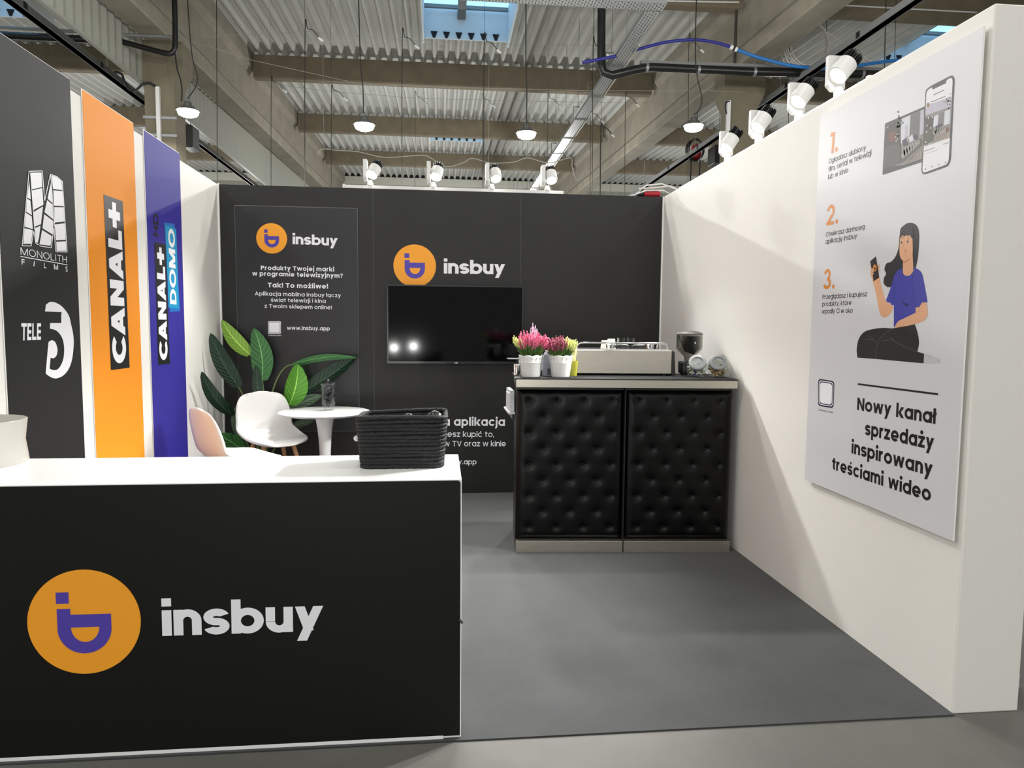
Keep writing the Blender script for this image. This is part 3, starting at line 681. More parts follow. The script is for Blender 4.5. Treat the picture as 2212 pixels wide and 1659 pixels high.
def leaf(tip, base, wpx, y_tip, y_base, m_, bend=0, cup=.25, stalk=True, turn=0, sbend=None):
    (tx, ty), (bx_, by_) = zp([tip])[0], zp([base])[0]
    T, B = bk(tx, ty, y_tip), bk(bx_, by_, y_base)
    ax = (T-B); L = ax.length; ax.normalize()
    view = (B-EYE).normalized(); side = ax.cross(view).normalized()
    nrm = side.cross(ax).normalized()
    side = (Matrix.Rotation(turn, 3, ax) @ side); nrm = (Matrix.Rotation(turn, 3, ax) @ nrm)
    hw = wpx/4.81/FPX*(B-EYE).length/2
    N_, K = 22, 4; rows = []; uv = []
    for i in range(N_+1):
        u = i/N_; wprof = max(.02, math.sin(PI*min(1, (u*.94+.06))**.85)**.62) if u < 1 else .02
        c = B + ax*(L*u) + side*(bend*L*math.sin(PI*u)) - nrm*(.05*L*math.sin(PI*u)*0) + Vector((0, 0, -.0))
        rr_ = []
        for k in range(-K, K+1):
            v = k/K; rr_.append(c + side*(hw*wprof*v) - nrm*(-cup*hw*wprof*abs(v)) + nrm*(.004*math.sin(u*40+v*3)*abs(v))); uv.append((u*L*.45/.45, v))
        rows.append(rr_)
    m = MB().sheet(rows); o = obj('leaf', m, m_, plant, smooth=True, tri=True)
    lay = o.data.uv_layers.new(name='blade')
    for lp in o.data.loops: lay.data[lp.index].uv = uv[lp.vertex_index]
    if stalk:
        R0 = Vector((.34+random.uniform(-.05, .05), -.24+random.uniform(-.04, .04), .24)); pts = []
        ctrl = Vector(bk(*zp([sbend])[0], y_base)) if sbend else B - ax*.25
        for i in range(13):
            q = i/12; pts.append(R0*(1-q)**2 + ctrl*(2*q*(1-q)) + B*q*q)
        obj('stalk', MB().tube(pts, [.009-.0045*i/12 for i in range(13)], 8), STEM, o, smooth=True)
leaf((380, 55), (672, 412), 150, -.10, -.16, LB, .05, .2)
leaf((715, 138), (802, 685), 205, -.16, -.22, LG, -.06, .18)
leaf((262, 190), (560, 755), 165, -.46, -.28, LD, .04, .25)
leaf((168, 588), (500, 1050), 125, -.70, -.34, LD, .06, .3)
leaf((1790, 448), (1112, 520), 70, -.16, -.18, LG, .06, .5, sbend=(860, 520))
leaf((1795, 415), (1235, 800), 170, -.12, -.14, LD, -.02, .3, turn=.5)
leaf((1172, 512), (1085, 935), 225, -.30, -.20, LV, -.05, .35, turn=-.3)
leaf((735, 520), (765, 900), 100, -.30, -.30, LD, 0, .3)
leaf((1420, 835), (1090, 975), 120, -.10, -.12, LS, .03, .2)
leaf((590, 880), (560, 1260), 130, -.30, -.24, LS, .05, .3)
leaf((330, 1245), (615, 1440), 165, -.42, -.30, LG, -.06, .2)
leaf((1345, 1095), (1100, 1170), 80, -.10, -.12, LS, .03, .2)
# ------------------------------------------------------------------ coffee bar
BA = Vector((2.203, -1.577, .006)); BR = -math.atan2(.102, 1.336); BW = 1.340
bar = thing('coffee_bar', BA, 'black tufted coffee bar with steel plinth and steel edged worktop', 'bar counter', rz=BR)
BD = .50; ZT = 1.078
obj('carcass', MB().box((.0, .045, .0), (BW, BD, 1.03)), BPLAST, bar, local=True)
for k in (0, 1):
    xa = .002+k*.672; xb = xa+.664
    obj('kick_plate', MB().box((xa, -.004, .0), (xb+.002, .045, .072)), STEEL, bar, local=True, bevel=.0015)
    NX, NZ = 90, 128; z0, z1 = .076, 1.012; rows = []
    btn = []
    for r_ in range(9):
        zz = .945-.0985*r_
        for c_ in range(4 if r_ % 2 == 0 else 3): btn.append((xa+.080+.168*c_+(.084 if r_ % 2 else 0), zz))
    for j in range(NZ+1):
        z = z0+(z1-z0)*j/NZ; row = []
        for i in range(NX+1):
            x = xa+(xb-xa)*i/NX
            ex = min(i, NX-i)/NX*(xb-xa); ez = min(j, NZ-j)/NZ*(z1-z0); e_ = min(ex, ez)
            pad = .030*(1-math.exp(-(e_/.018)**1.2))
            d = 0
            for bx_, bz_ in btn:
                q = (x-bx_)**2+(z-bz_)**2
                if q < .012: d += .014*math.exp(-math.sqrt(q)/.0125) + .004*math.exp(-q/.0011)
            row.append(Vector((x, .040-pad+d, z)))
        rows.append(row)
    p_ = obj('padded_panel', MB().sheet(rows), LEATHER, bar, smooth=True, local=True, tri=True)
    for bx_, bz_ in btn:
        obj('button', MB().ball((bx_, .040-.030+.0135, bz_), (.0080, .006, .0080), 12), LEATHER, p_, smooth=True, local=True)
obj('centre_batten', MB().box((.667, .004, .072), (.673, .05, 1.02)), DARKC, bar, local=True)
obj('worktop_edge', MB().box((-.004, -.014, 1.030), (BW+.012, BD+.01, ZT)), STEEL, bar, local=True, bevel=.001)
m = MB(); m.box((-.012, -.016, ZT), (BW+.014, BD+.01, ZT+.008))
for k in range(33): m.box((-.005, .0+k*.015, ZT+.008), (BW+.010, .006+k*.015, ZT+.0105))
obj('rubber_mat', m, mat('ribbed black rubber', (24, 24, 24), .6), bar, local=True)
BT = BA.z+ZT+.0108
sh = thing('leaflet_shelf', (2.19, -1.42, .84), 'small white leaflet shelf fixed to the left end of the coffee bar', 'shelf')
q0 = bk(1100, 873, -1.35)
obj('shelf_board', MB().box((2.165, -1.46, .855), (2.206, -1.14, .867)), WPLAST, sh); obj('bracket', MB().prism([(2.206, -1.30, .855), (2.17, -1.30, .855), (2.206, -1.30, .80)], (0, .02, 0)), GALV, sh)
lf = tag(obj('leaflet_stack', MB().box((2.178, -1.44, .868), (2.203, -1.18, 1.0)).box((2.172, -1.40, .868), (2.178, -1.22, .98)), mat('printed paper grey', (196, 198, 202), .6, var=.25, vscale=40)), 'upright pale leaflets standing on the white shelf of the bar', 'leaflet')
# on the bar
LEAFN = mat('heather foliage', (78, 112, 44), .7, var=.35, vscale=40); PINK = mat('pink heather bloom', (222, 130, 160), .7, vscale=70, rgb2=(176, 44, 86)); DPINK = mat('wine heather bloom', (176, 92, 112), .7, vscale=70, rgb2=(92, 28, 50))
LIME = mat('lime heather bloom', (206, 212, 130), .7, var=.15, vscale=60); LILAC = mat('lilac heather bloom', (214, 180, 204), .7, var=.2, vscale=60)
def spike(m, p, d, L, r_):
    d = Vector(d).normalized(); p = Vector(p); m.tube([p, p+d*L*.3, p+d*L*.75, p+d*L], [r_*.55, r_, r_*.75, r_*.15], 5)
    for k in range(9):
        q = p+d*L*(.15+.09*k); a_ = k*2.4; s_ = d.orthogonal().normalized(); s_ = Matrix.Rotation(a_, 3, d) @ s_
        m.tube([q, q+(s_*.9+d*.6)*r_*2.2], [r_*.6, r_*.35], 4)
def heather(px, py, r_, h_, label, seed, tall, pal):
    random.seed(seed); c = fl(px, py, BT); c.y += r_*.8
    t = thing('potted_heather', c, label, 'potted plant', 'heather pots on the coffee bar')
    m = MB(); n_ = 64; rows = []
    for z, q in ((0, .78), (.004, .80), (h_*.62, .955), (h_*.66, .99), (h_*.70, .965), (h_*.93, 1.03)):
        rows.append([Vector((r_*q*math.cos(2*PI*k/n_), r_*q*math.sin(2*PI*k/n_), z)) for k in range(n_+1)])
    rows.append([Vector((r_*1.05*math.cos(2*PI*k/n_), r_*1.05*math.sin(2*PI*k/n_), h_*(.955+.045*abs(math.sin(8*PI*k/n_*1.0))))) for k in range(n_+1)])
    m.sheet(rows); m.poly([Vector((r_*.78*math.cos(2*PI*k/32), r_*.78*math.sin(2*PI*k/32), .002)) for k in range(32)])
    p_ = obj('pot', m, WPLAST, t, smooth=True, solid=.003, local=True)
    m = MB()
    for k in range(16):
        a_ = 2*PI*k/16; cc = Vector((1.034*r_*math.cos(a_), 1.034*r_*math.sin(a_), h_*.86))
        for z_, q_ in ((0, .0055), (-.014, .003), (.0, .003)): m.ball(cc+Vector((.002*math.cos(a_), .002*math.sin(a_), z_)), (q_*.9, q_*.9, q_), 8)
    obj('lace_pattern', m, mat('shaded lace cut-out', (196, 198, 196), .6), p_, local=True)
    obj('soil', MB().lathe([(0, h_*.86), (r_*.98, h_*.84)], (0,0,0), 24), mat('dark potting soil', (40, 32, 26), .9), t, local=True)
    g = MB(); fl_ = {k: MB() for k in pal}
    for k in range(150):
        a_ = random.uniform(0, 2*PI); q = math.sqrt(random.random()); lean = q*.56
        d = Vector((lean*math.cos(a_), lean*math.sin(a_), 1)).normalized(); p = Vector((r_*.75*q*math.cos(a_), r_*.75*q*math.sin(a_), h_*.84))
        Lg = random.uniform(.07, .125)*tall*(1.05-.25*q)
        g.tube([p, p+d*Lg], [.0016, .0012], 4)
        for j in range(7):
            s_ = Matrix.Rotation(random.uniform(0, 6.28), 3, d) @ d.orthogonal().normalized(); b0 = p+d*Lg*(.1+.13*j); g.tube([b0, b0+(s_+d*.8)*.010], [.0022, .0006], 3)
        x_ = d.x+random.uniform(-.12, .12)
        name = next(nm for nm, (lo, hi) in pal.items() if lo <= x_ < hi)
        spike(fl_[name], p+d*Lg*.85, d+Vector((random.uniform(-.15, .15), random.uniform(-.15, .15), 0)), random.uniform(.035, .06)*tall, .0042)
    obj('foliage', g, LEAFN, t, local=True)
    cm = {'pink': PINK, 'lime': LIME, 'wine': DPINK}
    for nm in pal: obj('blossom_spikes', fl_[nm], cm[nm], t, local=True)['label'] = {'pink': 'pink blossom spikes', 'lime': 'pale lime blossom spikes', 'wine': 'wine red blossom spikes'}[nm]
    return t
hA = heather(1149, 815, .070, .135, 'taller pink heather in a white lace rimmed pot', 3, 1.15, {'lime': (-9, -.36), 'pink': (-.36, 9)})
m = MB()
for dx, L_ in ((.012, .17), (.035, .145), (-.004, .12), (.05, .11), (.022, .13)): spike(m, Vector((dx*.6, .0, .23)), (dx*1.2, 0, 1), L_*.62, .0042)
obj('blossom_spikes', m, LILAC, hA, local=True)['label'] = 'tall lilac blossom spikes'
hB = heather(1214, 815, .068, .135, 'shorter wine red and lime heather in a white lace rimmed pot', 11, .95, {'pink': (-9, -.38), 'wine': (-.38, .18), 'lime': (.18, 9)})
random.seed(5)
p = fl(1184, 813, BT); p.y += .05
t = thing('drink_carton', p, 'grey drink carton between the two heather pots', 'carton')
m = MB(); m.box((-.026, -.026, 0), (.026, .026, .125)); m.prism([(-.026, -.026, .125), (.026, -.026, .125), (.012, -.004, .150), (-.012, -.004, .150)], (0, .03, 0)); obj('body', m, mat('grey printed card', (150, 154, 164), .45, var=.12, vscale=30), t, local=True, bevel=.002)
obj('cap', MB().lathe([(.011, .150), (.011, .162), (0, .162)], (0, .006, 0), 16), WPLAST, t, local=True)
obj('small_print', MB().box((-.002, -.0266, .008), (.020, -.026, .048)), mat('dark small print block', (70, 72, 80), .5, var=.6, vscale=120), t, local=True)
p = fl(1171, 812, BT); p.y += .10
t = thing('syrup_bottle', p, 'dark bottle behind the drink carton on the coffee bar', 'bottle')
obj('body', MB().lathe([(0, 0), (.03, 0), (.03, .12), (.012, .15), (.012, .17), (0, .17)], (0,0,0), 24), BPLAST, t, smooth=True, local=True); obj('label_band', MB().lathe([(.0305, .03), (.0305, .10)], (0,0,0), 24), mat('grey label paper', (120, 122, 126), .5), t, local=True)
p = fl(1119, 811, BT); p.y += .03; p.x = max(p.x, 2.228)
t = thing('sugar_shaker', p, 'small steel shaker at the left corner of the bar top', 'shaker')
obj('body', MB().lathe([(0, 0), (.024, 0), (.026, .01), (.026, .062), (.027, .064), (.027, .074), (.02, .078), (0, .079)], (0,0,0), 28), CHROME, t, smooth=True, local=True)
obj('spout', MB().tube([(.010, 0, .078), (.012, 0, .095)], .0035, 8), WPLAST, t, local=True)
p = bk(1108, 780, -1.30)
t = thing('serving_tray', (2.24, -1.30, BT+.10), 'thin dark tray resting on a stand behind the left heather pot', 'tray')
obj('plate', MB().box((2.17, -1.38, BT+.098), (2.33, -1.22, BT+.104)), BPLAST, t); obj('stand', MB().box((2.23, -1.32, BT), (2.27, -1.28, BT+.098)), BPLAST, t)
p = fl(1240, 813, BT); p.y += .05
t = thing('stirrer_cup', p, 'olive yellow cup of wooden stirrers beside the right heather pot', 'cup')
obj('cup', MB().lathe([(0, .002), (.026, 0), (.034, .095), (.032, .095), (.025, .006), (0, .006)], (0,0,0), 28), mat('olive yellow paper', (146, 144, 40), .5), t, smooth=True, local=True)
for k in range(7): obj('stirrer', MB().tube([(random.uniform(-.015, .015), random.uniform(-.015, .015), .006), (random.uniform(-.03, .03), random.uniform(-.02, .02), random.uniform(.15, .20))], .0025, 5), mat('pale stirrer wood', (226, 214, 150), .6), t, local=True)
# espresso machine
a, b = fl(1247, 811, BT), fl(1443, 809, BT)
ma = thing('espresso_machine', ((a.x+b.x)/2, a.y+.2, BT), 'stainless steel espresso machine seen from behind on the coffee bar', 'coffee machine', rz=BR)
mw = (b.x-a.x)/2; zmh = .163
P2 = lambda x, y, z: Vector((x, y, z))
obj('housing', MB().box((-mw, -.2, .012), (mw-.004, .15, zmh)), STEEL, ma, local=True, bevel=.003)
obj('side_panel', MB().prism([(mw-.004, -.205, .0), (mw+.020, -.205, .0), (mw+.016, -.19, zmh*.93), (mw-.004, -.2, zmh)], (0, .35, 0)), BPLAST, ma, local=True)
obj('side_panel', MB().box((-mw-.014, -.2, .0), (-mw, .15, zmh)), BPLAST, ma, local=True)
obj('cup_tray', MB().box((-mw+.01, -.19, zmh), (mw-.02, .14, zmh+.008)), CHROME, ma, local=True)
m = MB(); r1 = [(-mw+.015, -.185, zmh), (-mw+.018, -.185, zmh+.03), (-mw+.04, -.185, zmh+.046), (mw-.06, -.185, zmh+.046), (mw-.035, -.185, zmh+.03), (mw-.03, -.185, zmh)]
m.tube(r1, .0055, 10); obj('cup_rail', m, CHROME, ma, smooth=True, local=True)
m = MB(); r2 = [(mw-.03, -.17, zmh), (mw-.03, -.16, zmh+.04), (mw-.03, .08, zmh+.046), (mw-.03, .12, zmh)]; m.tube(r2, .0055, 10); obj('cup_rail', m, CHROME, ma, smooth=True, local=True)
for k in range(3): obj('foot', MB().lathe([(.014, 0), (.014, .012)], (-mw+.04+k*(mw-.04), -.15, 0), 12), BPLAST, ma, local=True)
mw_m = ma.matrix_basis
def on_machine(px, py, dy):
    q = bk(px, py, a.y+dy); return q
CUPM = mat('patterned paper cup', (206, 204, 190), .5, var=.35, vscale=70)
for px, py, h_, lb in ((1307, 762, .052, 'left paper cup upside down on the espresso machine'), (1320, 760, .062, 'right taller paper cup on the espresso machine')):
    q = on_machine(px, py, .10 if px < 1310 else .15); q.z = BT+zmh+.0085
    tag(obj('paper_cup', MB().lathe([(0, h_), (.024, h_), (.030, 0), (.028, 0), (.022, h_-.004), (0, h_-.004)], (0,0,0), 24), CUPM, smooth=True), lb, 'cup', 'cups on the espresso machine').location = q
for i_, (px, lb) in enumerate(((1341, 'left stack of glass cups on the espresso machine'), (1362, 'right stack of glass cups on the espresso machine'))):
    q = on_machine(px, 755, .12); q.z = BT+zmh+.0085
    t = thing('stacked_glasses', q, lb, 'glass', 'glass cups on the espresso machine')
    for j in range(3): obj('glass', MB().lathe([(0, .003), (.018, 0), (.026, .045), (.025, .045), (.017, .004), (0, .005)], (0, 0, j*.012), 20), GLASSM, t, smooth=True, local=True)
for i_, (px, lb, c_) in enumerate(((1342, 'left coffee portafilter lying on the espresso machine', 0), (1379, 'right coffee portafilter lying on the espresso machine', 1))):
    q = on_machine(px, 760, .03); q.z = BT+zmh+.024
    t = thing('portafilter', q, lb, 'portafilter', 'portafilters on the espresso machine', rz=math.radians(4))
    sgn = -1 if c_ == 0 else 1
    obj('handle', MB().tube([(sgn*.0-.045, 0, -.002), (-.02, 0, .002), (.03, 0, .004), (.048, 0, .001)], [.009, .0125, .0115, .008], 12), BPLAST, t, smooth=True, local=True)
    obj('filter_head', MB().lathe([(0, -.014), (.026, -.014), (.03, .012), (.026, .014), (0, .006)], (sgn*.075, 0, 0), 24), CHROME, t, smooth=True, local=True)
# grinder, jug, jars
p = fl(1507, 811, BT); p.y += .17
t = thing('coffee_grinder', p, 'coffee grinder with a smoky bean hopper behind the two jars', 'grinder')
obj('body', MB().box((-.05, -.07, 0), (.05, .08, .085)), BPLAST, t, local=True, bevel=.01)
obj('hopper', MB().lathe([(.032, .085), (.036, .115), (.084, .165), (.086, .18), (.086, .268), (.083, .268), (.083, .18), (.033, .12), (.030, .085)], (0,0,0), 40), thin_glass('smoky clear plastic', (.72, .72, .70), .5), t, smooth=True, local=True)
obj('hopper_baffle', MB().prism([(-.075, -.01, .255), (.070, -.01, .255), (.068, -.01, .175), (.03, -.01, .13), (-.03, -.01, .15)], (0, .02, 0)), mat('dark hopper insert', (38, 36, 36), .3), t, local=True)
obj('hopper_lid', MB().lathe([(.088, .266), (.089, .272), (.075, .282), (.045, .290), (0, .292)], (0,0,0), 40), mat('dark grey lid plastic', (70, 68, 64), .4), t, smooth=True, local=True)
obj('sticker', MB().box((.004, -.0885, .205), (.012, -.0875, .217)), WPLAST, t, local=True)
p = fl(1483, 811, BT); p.y += .05
t = thing('milk_jug', p, 'small black jug left of the glass jars', 'jug')
obj('body', MB().lathe([(0, 0), (.022, 0), (.026, .012), (.026, .06), (.022, .066), (.023, .075), (0, .076)], (0,0,0), 24), BPLAST, t, smooth=True, local=True)
obj('rim', MB().lathe([(.0235, .074), (.0245, .078), (.018, .078)], (0,0,0), 24), CHROME, t, smooth=True, local=True)
def jar(px, py, label, mats):
    c = fl(px, py, BT); c.y += .06
    t = thing('storage_jar', c, label, 'jar', 'tilted storage jars at the right end of the bar')
    R_ = .064
    body = [(0, .003), (.035, .0), (.052, .006), (.062, .025), (.065, .05), (.063, .078), (.055, .10), (.040, .113), (.036, .114), (.052, .098), (.060, .078), (.062, .05), (.059, .027), (.05, .010), (.033, .005), (0, .007)]
    obj('body', MB().lathe(body, (0,0,0), 40), GLASSM, t, smooth=True, local=True)
    ax = Vector((-.26, -.78, .55)).normalized(); cc = Vector((-.006, -.026, .086))
    obj('neck', MB().lathe([(.043, -.022), (.043, .008)], cc, 32, ax), GLASSM, t, smooth=True, local=True)
    l_ = obj('lid', MB().lathe([(.050, .0), (.054, .004), (.054, .016), (.049, .020), (.036, .020), (.034, .013), (.0, .012)], cc, 40, ax), GPLAST, t, smooth=True, local=True)
    m = MB()
    for k in range(260):
        q = Vector((random.gauss(0, .5), random.gauss(0, .5), random.random())); q2 = math.hypot(q.x, q.y)
        if q2 > 1: continue
        c3 = Vector((q.x*.052, q.y*.052, .010+q.z*.082)); d = Vector((random.uniform(-1, 1), random.uniform(-1, 1), random.uniform(-.6, .6))).normalized()
        rad = math.hypot(c3.x, c3.y)
        if rad > (.048 if .02 < c3.z < .08 else .036): continue
        m.mi = k % len(mats); m.tube([c3-d*.014, c3+d*.014], .0056, 4)
    o = obj('wrapped_treats', m, mats, t, local=True); o['kind'] = 'stuff'
jar(1512, 815, 'left glass jar with grey lid full of white wrapped treats', [mat('white wrap', (224, 222, 206), .5), mat('cream wrap', (206, 200, 170), .5), mat('grey wrap', (150, 150, 150), .5), mat('violet wrap', (84, 76, 120), .5)])
jar(1557, 815, 'right glass jar with grey lid full of brown wrapped treats', [mat('brown biscuit', (168, 130, 84), .6), mat('dark biscuit', (74, 50, 34), .6), mat('cream wrap', (206, 200, 170), .5), mat('tan biscuit', (190, 156, 110), .6)])
# ------------------------------------------------------------------ poster on the right wall
PX = WW-.022
pp = on(0, PX)
a, b, c_, d_ = pp(2125, 63), pp(1772, 248), pp(1738, 1038), pp(2057, 1165)
y0, y1 = (a.y+d_.y)/2, (b.y+c_.y)/2; z0, z1 = (c_.z+d_.z)/2, (a.z+b.z)/2
t = thing('instruction_poster', (WW-.011, (y0+y1)/2, z0), 'large white poster board with three numbered steps and a seated woman drawing', 'poster')
obj('board', MB().box((PX+.0006, y0, z0), (WW-.014, y1, z1)), WHITE2, t)
obj('printed_face', MB().box((PX, y0, z0), (PX+.0006, y1, z1)), PAPER, t)
obj('spacer', MB().box((WW-.014, y0+.03, z0+.02), (WW, y1-.03, z1-.03)), mat('grey spacer foam', (150, 148, 142), .7), t)
def po(k): return (-.0004-.00016*k, 0, 0)
z4, z5, z6 = zm(1720, 140, 4.879), zm(1740, 420, 4.147), zm(1720, 780, 4.148)
m = MB()
write(m, '1.', pp, (1791, 333.2), (1809.5, 327.2), (1791, 289.2), CAP, .13, po(0), gap=.09)
write(m, '2.', pp, (1784.6, 487.5), (1810, 483), (1785.4, 444), CAP, .125, po(0), gap=.09)
write(m, '3.', pp, (1778.6, 625.4), (1802.7, 623.6), (1779.6, 582), CAP, .125, po(0), gap=.09)
obj('step_numerals', m, ORANGEP, t)
m = MB()
for s_, l, r_, tp, ref, w_ in (('Oglądasz ulubiony', (1790.1, 354.2), (1870.6, 323.8), 10.6, CAP, .108), ('film, serial w telewizji', (1789.3, 371.6), (1882.2, 335.6), 11.6, ASC, .108), ('lub w kinie', (1788.7, 388), (1832.3, 372.4), 11.2, ASC, .108),
        ('Otwierasz darmową', (1783.9, 512.1), (1867.8, 495.2), 10.2, CAP, .108), ('aplikację Insbuy', (1782.9, 527.3), (1851.4, 514.8), 8.0, XH, .108),
        ('Przeglądasz i kupujesz', (1776.9, 646.7), (1873.1, 639.9), 9.8, CAP, .108), ('produkty, które', (1776.2, 661.9), (1838.9, 658.7), 7.6, XH, .108), ('wpadły Ci w oko', (1775.4, 677.5), (1842, 675.6), 7.6, XH, .108),
        ('Nowy kanał', (1851.4, 885.4), (2020.9, 916.2), 27, CAP, .163), ('sprzedaży', (1868.3, 939.1), (2017, 972.8), 22.4, XH, .163), ('inspirowany', (1839.3, 978.9), (2014.1, 1030), 21.6, XH, .163), ('treściami wideo', (1797.1, 1013.4), (2010.5, 1083.8), 20, XH, .163), ('Zeskanuj mnie!', (1767.7, 886.3), (1799.6, 892.8), 3.4, CAP, .09)):
    write(m, s_, pp, l, r_, (l[0]+tp*.03, l[1]-tp), ref, w_, po(0), gap=.062)
obj('lettering', m, INKB, t)
obj('rule_line', (lambda m: (trace(m, pp, [(1853.1, 827.7), (2026.7, 849.4), (2026.7, 854), (1853.1, 831.6)], po(0)), m)[1])(MB()), INKB, t)
def quad_rr(q, inset, r_=.16):
    q = [Vector((x, y)) for x, y in q]; o = []
    B_ = lambda u, v: (q[0]*(1-u)+q[1]*u)*(1-v) + (q[3]*(1-u)+q[2]*u)*v
    for sx, sy, a0 in ((1, 0, 0), (0, 0, 90), (0, 1, 180), (1, 1, 270)):
        cx_ = (1-inset-r_) if sx else inset+r_; cy_ = (1-inset-r_*.7) if sy else inset+r_*.7
        for k in range(7):
            an = math.radians(a0+15*k); p_ = B_(cx_+r_*math.cos(an), cy_-r_*.7*math.sin(an)); o.append((p_.x, p_.y))
    return o
QF = [(1767.8, 817.6), (1802.6, 823.6), (1800.6, 882), (1767.2, 876.6)]
m = MB(); trace(m, pp, quad_rr(QF, 0), po(0), 0); trace(m, pp, quad_rr(QF, .05), po(1), 1); trace(m, pp, quad_rr(QF, .08), po(2), 0); trace(m, pp, quad_rr(QF, .115), po(3), 1)
obj('code_frame', m, [INKD, INKW], t)
# the drawn woman
HAIR = mat('charcoal hair print', (40, 38, 42), .45); SKIN = mat('peach skin print', (222, 168, 130), .45); SKIND = mat('deep peach shade print', (180, 118, 88), .45); SHIRT = mat('blue shirt print', (62, 62, 160), .45); SHIRTD = mat('dark blue fold print', (34, 34, 96), .45)
GREYP = mat('pale grey shoe print', (196, 196, 200), .45); GREYL = mat('mid grey line print', (120, 120, 124), .45)
m = MB()
def T(pts, k, mi): trace(m, pp, z5(smooth_poly(pts) if 4 < len(pts) < 30 else pts), po(k), mi)
T([(940,253),(985,268),(1012,310),(1020,370),(1016,480),(1005,580),(988,660),(880,720),(775,825),(735,832),(702,800),(703,750),(722,710),(708,670),(725,620),(770,600),(810,550),(835,470),(845,360),(870,295),(900,265)], 0, 0)
T([(875,590),(935,575),(960,520),(965,690),(935,722),(900,728),(875,705)], 1, 1)
T([(850,375),(843,500),(850,560),(868,588),(895,600),(930,580),(955,545),(962,520),(960,375),(900,350)], 2, 1)
T([(872,600),(895,601),(932,580),(934,575),(915,596),(895,606),(880,606)], 3, 2)
T([(846,395),(853,310),(903,262),(965,300),(964,400),(947,382),(936,357),(921,374),(905,362),(890,378),(872,366),(858,380)], 3, 0)
for e_ in ((863,433),(918,425)): T(ell(e_[0], e_[1], 6.5, 10, 16), 4, 0)
for q in ([(859,392),(868,383),(882,384)], [(912,396),(922,389),(937,391)], [(860,423),(868,420)], [(912,412),(925,408)]): line(m, pp, z5(q), .9, po(4), 0)
line(m, pp, z5([(890,415),(882,450),(875,482),(888,489)]), .5, po(4), 2); T([(884,516),(905,489),(907,500),(900,513)], 4, 2)
T([(600,770),(660,730),(675,800),(720,960),(740,970),(775,995),(784,1020),(752,1080),(710,1103),(680,1090),(660,1040),(630,880)], 1, 1)
T([(583,690),(588,665),(605,655),(630,690),(652,640),(660,618),(664,640),(657,720),(662,742),(612,777),(592,747)], 1, 1)
T([(580,598),(632,555),(660,725),(612,777)], 2, 0)
T(ell(623, 658, 16, 31, 28), 3, 5); T([(617,650),(622,648),(622,660),(631,656),(630,672),(618,674)], 4, 0)
for q in ([(584,672),(600,660),(614,663),(612,676),(590,690)], [(586,692),(606,680),(616,684),(612,697),(592,708)], [(592,712),(608,702),(614,706),(610,718),(597,726)]): T(q, 5, 1)
T([(870,660),(830,680),(795,730),(770,820),(722,950),(735,966),(760,972),(770,990),(793,992),(793,1192),(830,1140),(880,1112),(988,1060),(988,1015),(1020,1011),(1045,970),(1095,966),(1060,770),(1040,700),(1000,665),(965,655),(965,690),(935,724),(900,730),(872,705)], 2, 3)
T([(865,930),(885,968),(928,985),(926,1003),(895,998),(872,965)], 3, 4)
for q in ([(808,800),(796,880),(793,980)], [(970,700),(955,780),(965,880),(985,1010)]): line(m, pp, z5(q), .5, po(3), 4)
T([(1000,1010),(1020,1011),(1047,968),(1086,968),(1096,1060),(1080,1110),(1040,1140),(940,1172),(800,1196),(830,1140),(900,1103),(988,1060),(988,1015)], 3, 1)
line(m, pp, z5([(985,1060),(1030,1045),(1055,1050)]), .5, po(4), 2)
T([(790,1198),(980,1160),(1005,1240),(1018,1330),(1003,1408),(1065,1428),(1058,1513),(635,1475),(465,1462),(460,1380),(480,1290),(530,1230),(610,1205),(700,1195)], 1, 6)
for q in ([(632,1472),(632,1390),(655,1310),(705,1250),(780,1203)], [(520,1300),(580,1295),(648,1328)], [(578,1270),(600,1285),(613,1305)], [(695,1312),(770,1302),(880,1360),(1005,1411)], [(755,1280),(780,1292),(795,1312)]): line(m, pp, z5(q), .55, po(2), 8)
T([(1065,1428),(1100,1430),(1150,1450),(1205,1470),(1216,1495),(1205,1513),(1060,1512)], 2, 7)
line(m, pp, z5([(1095,1432),(1112,1456),(1130,1456)]), .6, po(3), 8); line(m, pp, z5([(1190,1470),(1186,1490),(1196,1510)]), .6, po(3), 8)
obj('woman_drawing', m, [HAIR, SKIN, SKIND, SHIRT, SHIRTD, ORANGEP, mat('black trousers print', (34, 34, 35), .45), GREYP, GREYL], t)
# the pictured screen and phone
PAL = [mat('screen frame print', (70, 70, 74), .45), mat('room wall grey print', (134, 130, 128), .45), mat('room dark brown print', (72, 62, 58), .45), mat('room window print', (204, 206, 214), .45), mat('room curtain print', (118, 114, 116), .45), mat('sofa grey print', (146, 144, 138), .45), mat('sofa shadow tone print', (84, 84, 80), .45), mat('rug beige print', (160, 150, 142), .45), mat('rug stripe print', (96, 84, 80), .45), mat('plant green print', (74, 78, 58), .45), mat('cushion navy print', (58, 54, 78), .45), mat('violet grey print', (182, 178, 192), .45), mat('phone white print', (226, 225, 228), .45), mat('avatar brown print', (140, 104, 70), .45), mat('brick red print', (112, 66, 58), .45)]
m = MB()
def R_(pts, k, mi): trace(m, pp, z4(pts), po(k), mi)
R_([(937,622),(945,615),(1360,436),(1335,1022),(918,1160),(910,1155)], 0, 0)
R_([(948,640),(1350,466),(1332,990),(1135,1056),(922,1140)], 1, 1)
R_([(948,640),(1095,578),(1105,830),(936,852)], 2, 2)
R_([(975,720),(1050,690),(1050,800),(978,812)], 3, 14)
R_([(1110,572),(1205,530),(1192,790),(1100,835)], 2, 3); R_([(1150,640),(1180,630),(1175,770),(1145,785)], 3, 11)
R_([(1205,530),(1312,484),(1302,745),(1192,772)], 3, 4); R_([(1312,484),(1350,468),(1345,720),(1302,745)], 3, 11)
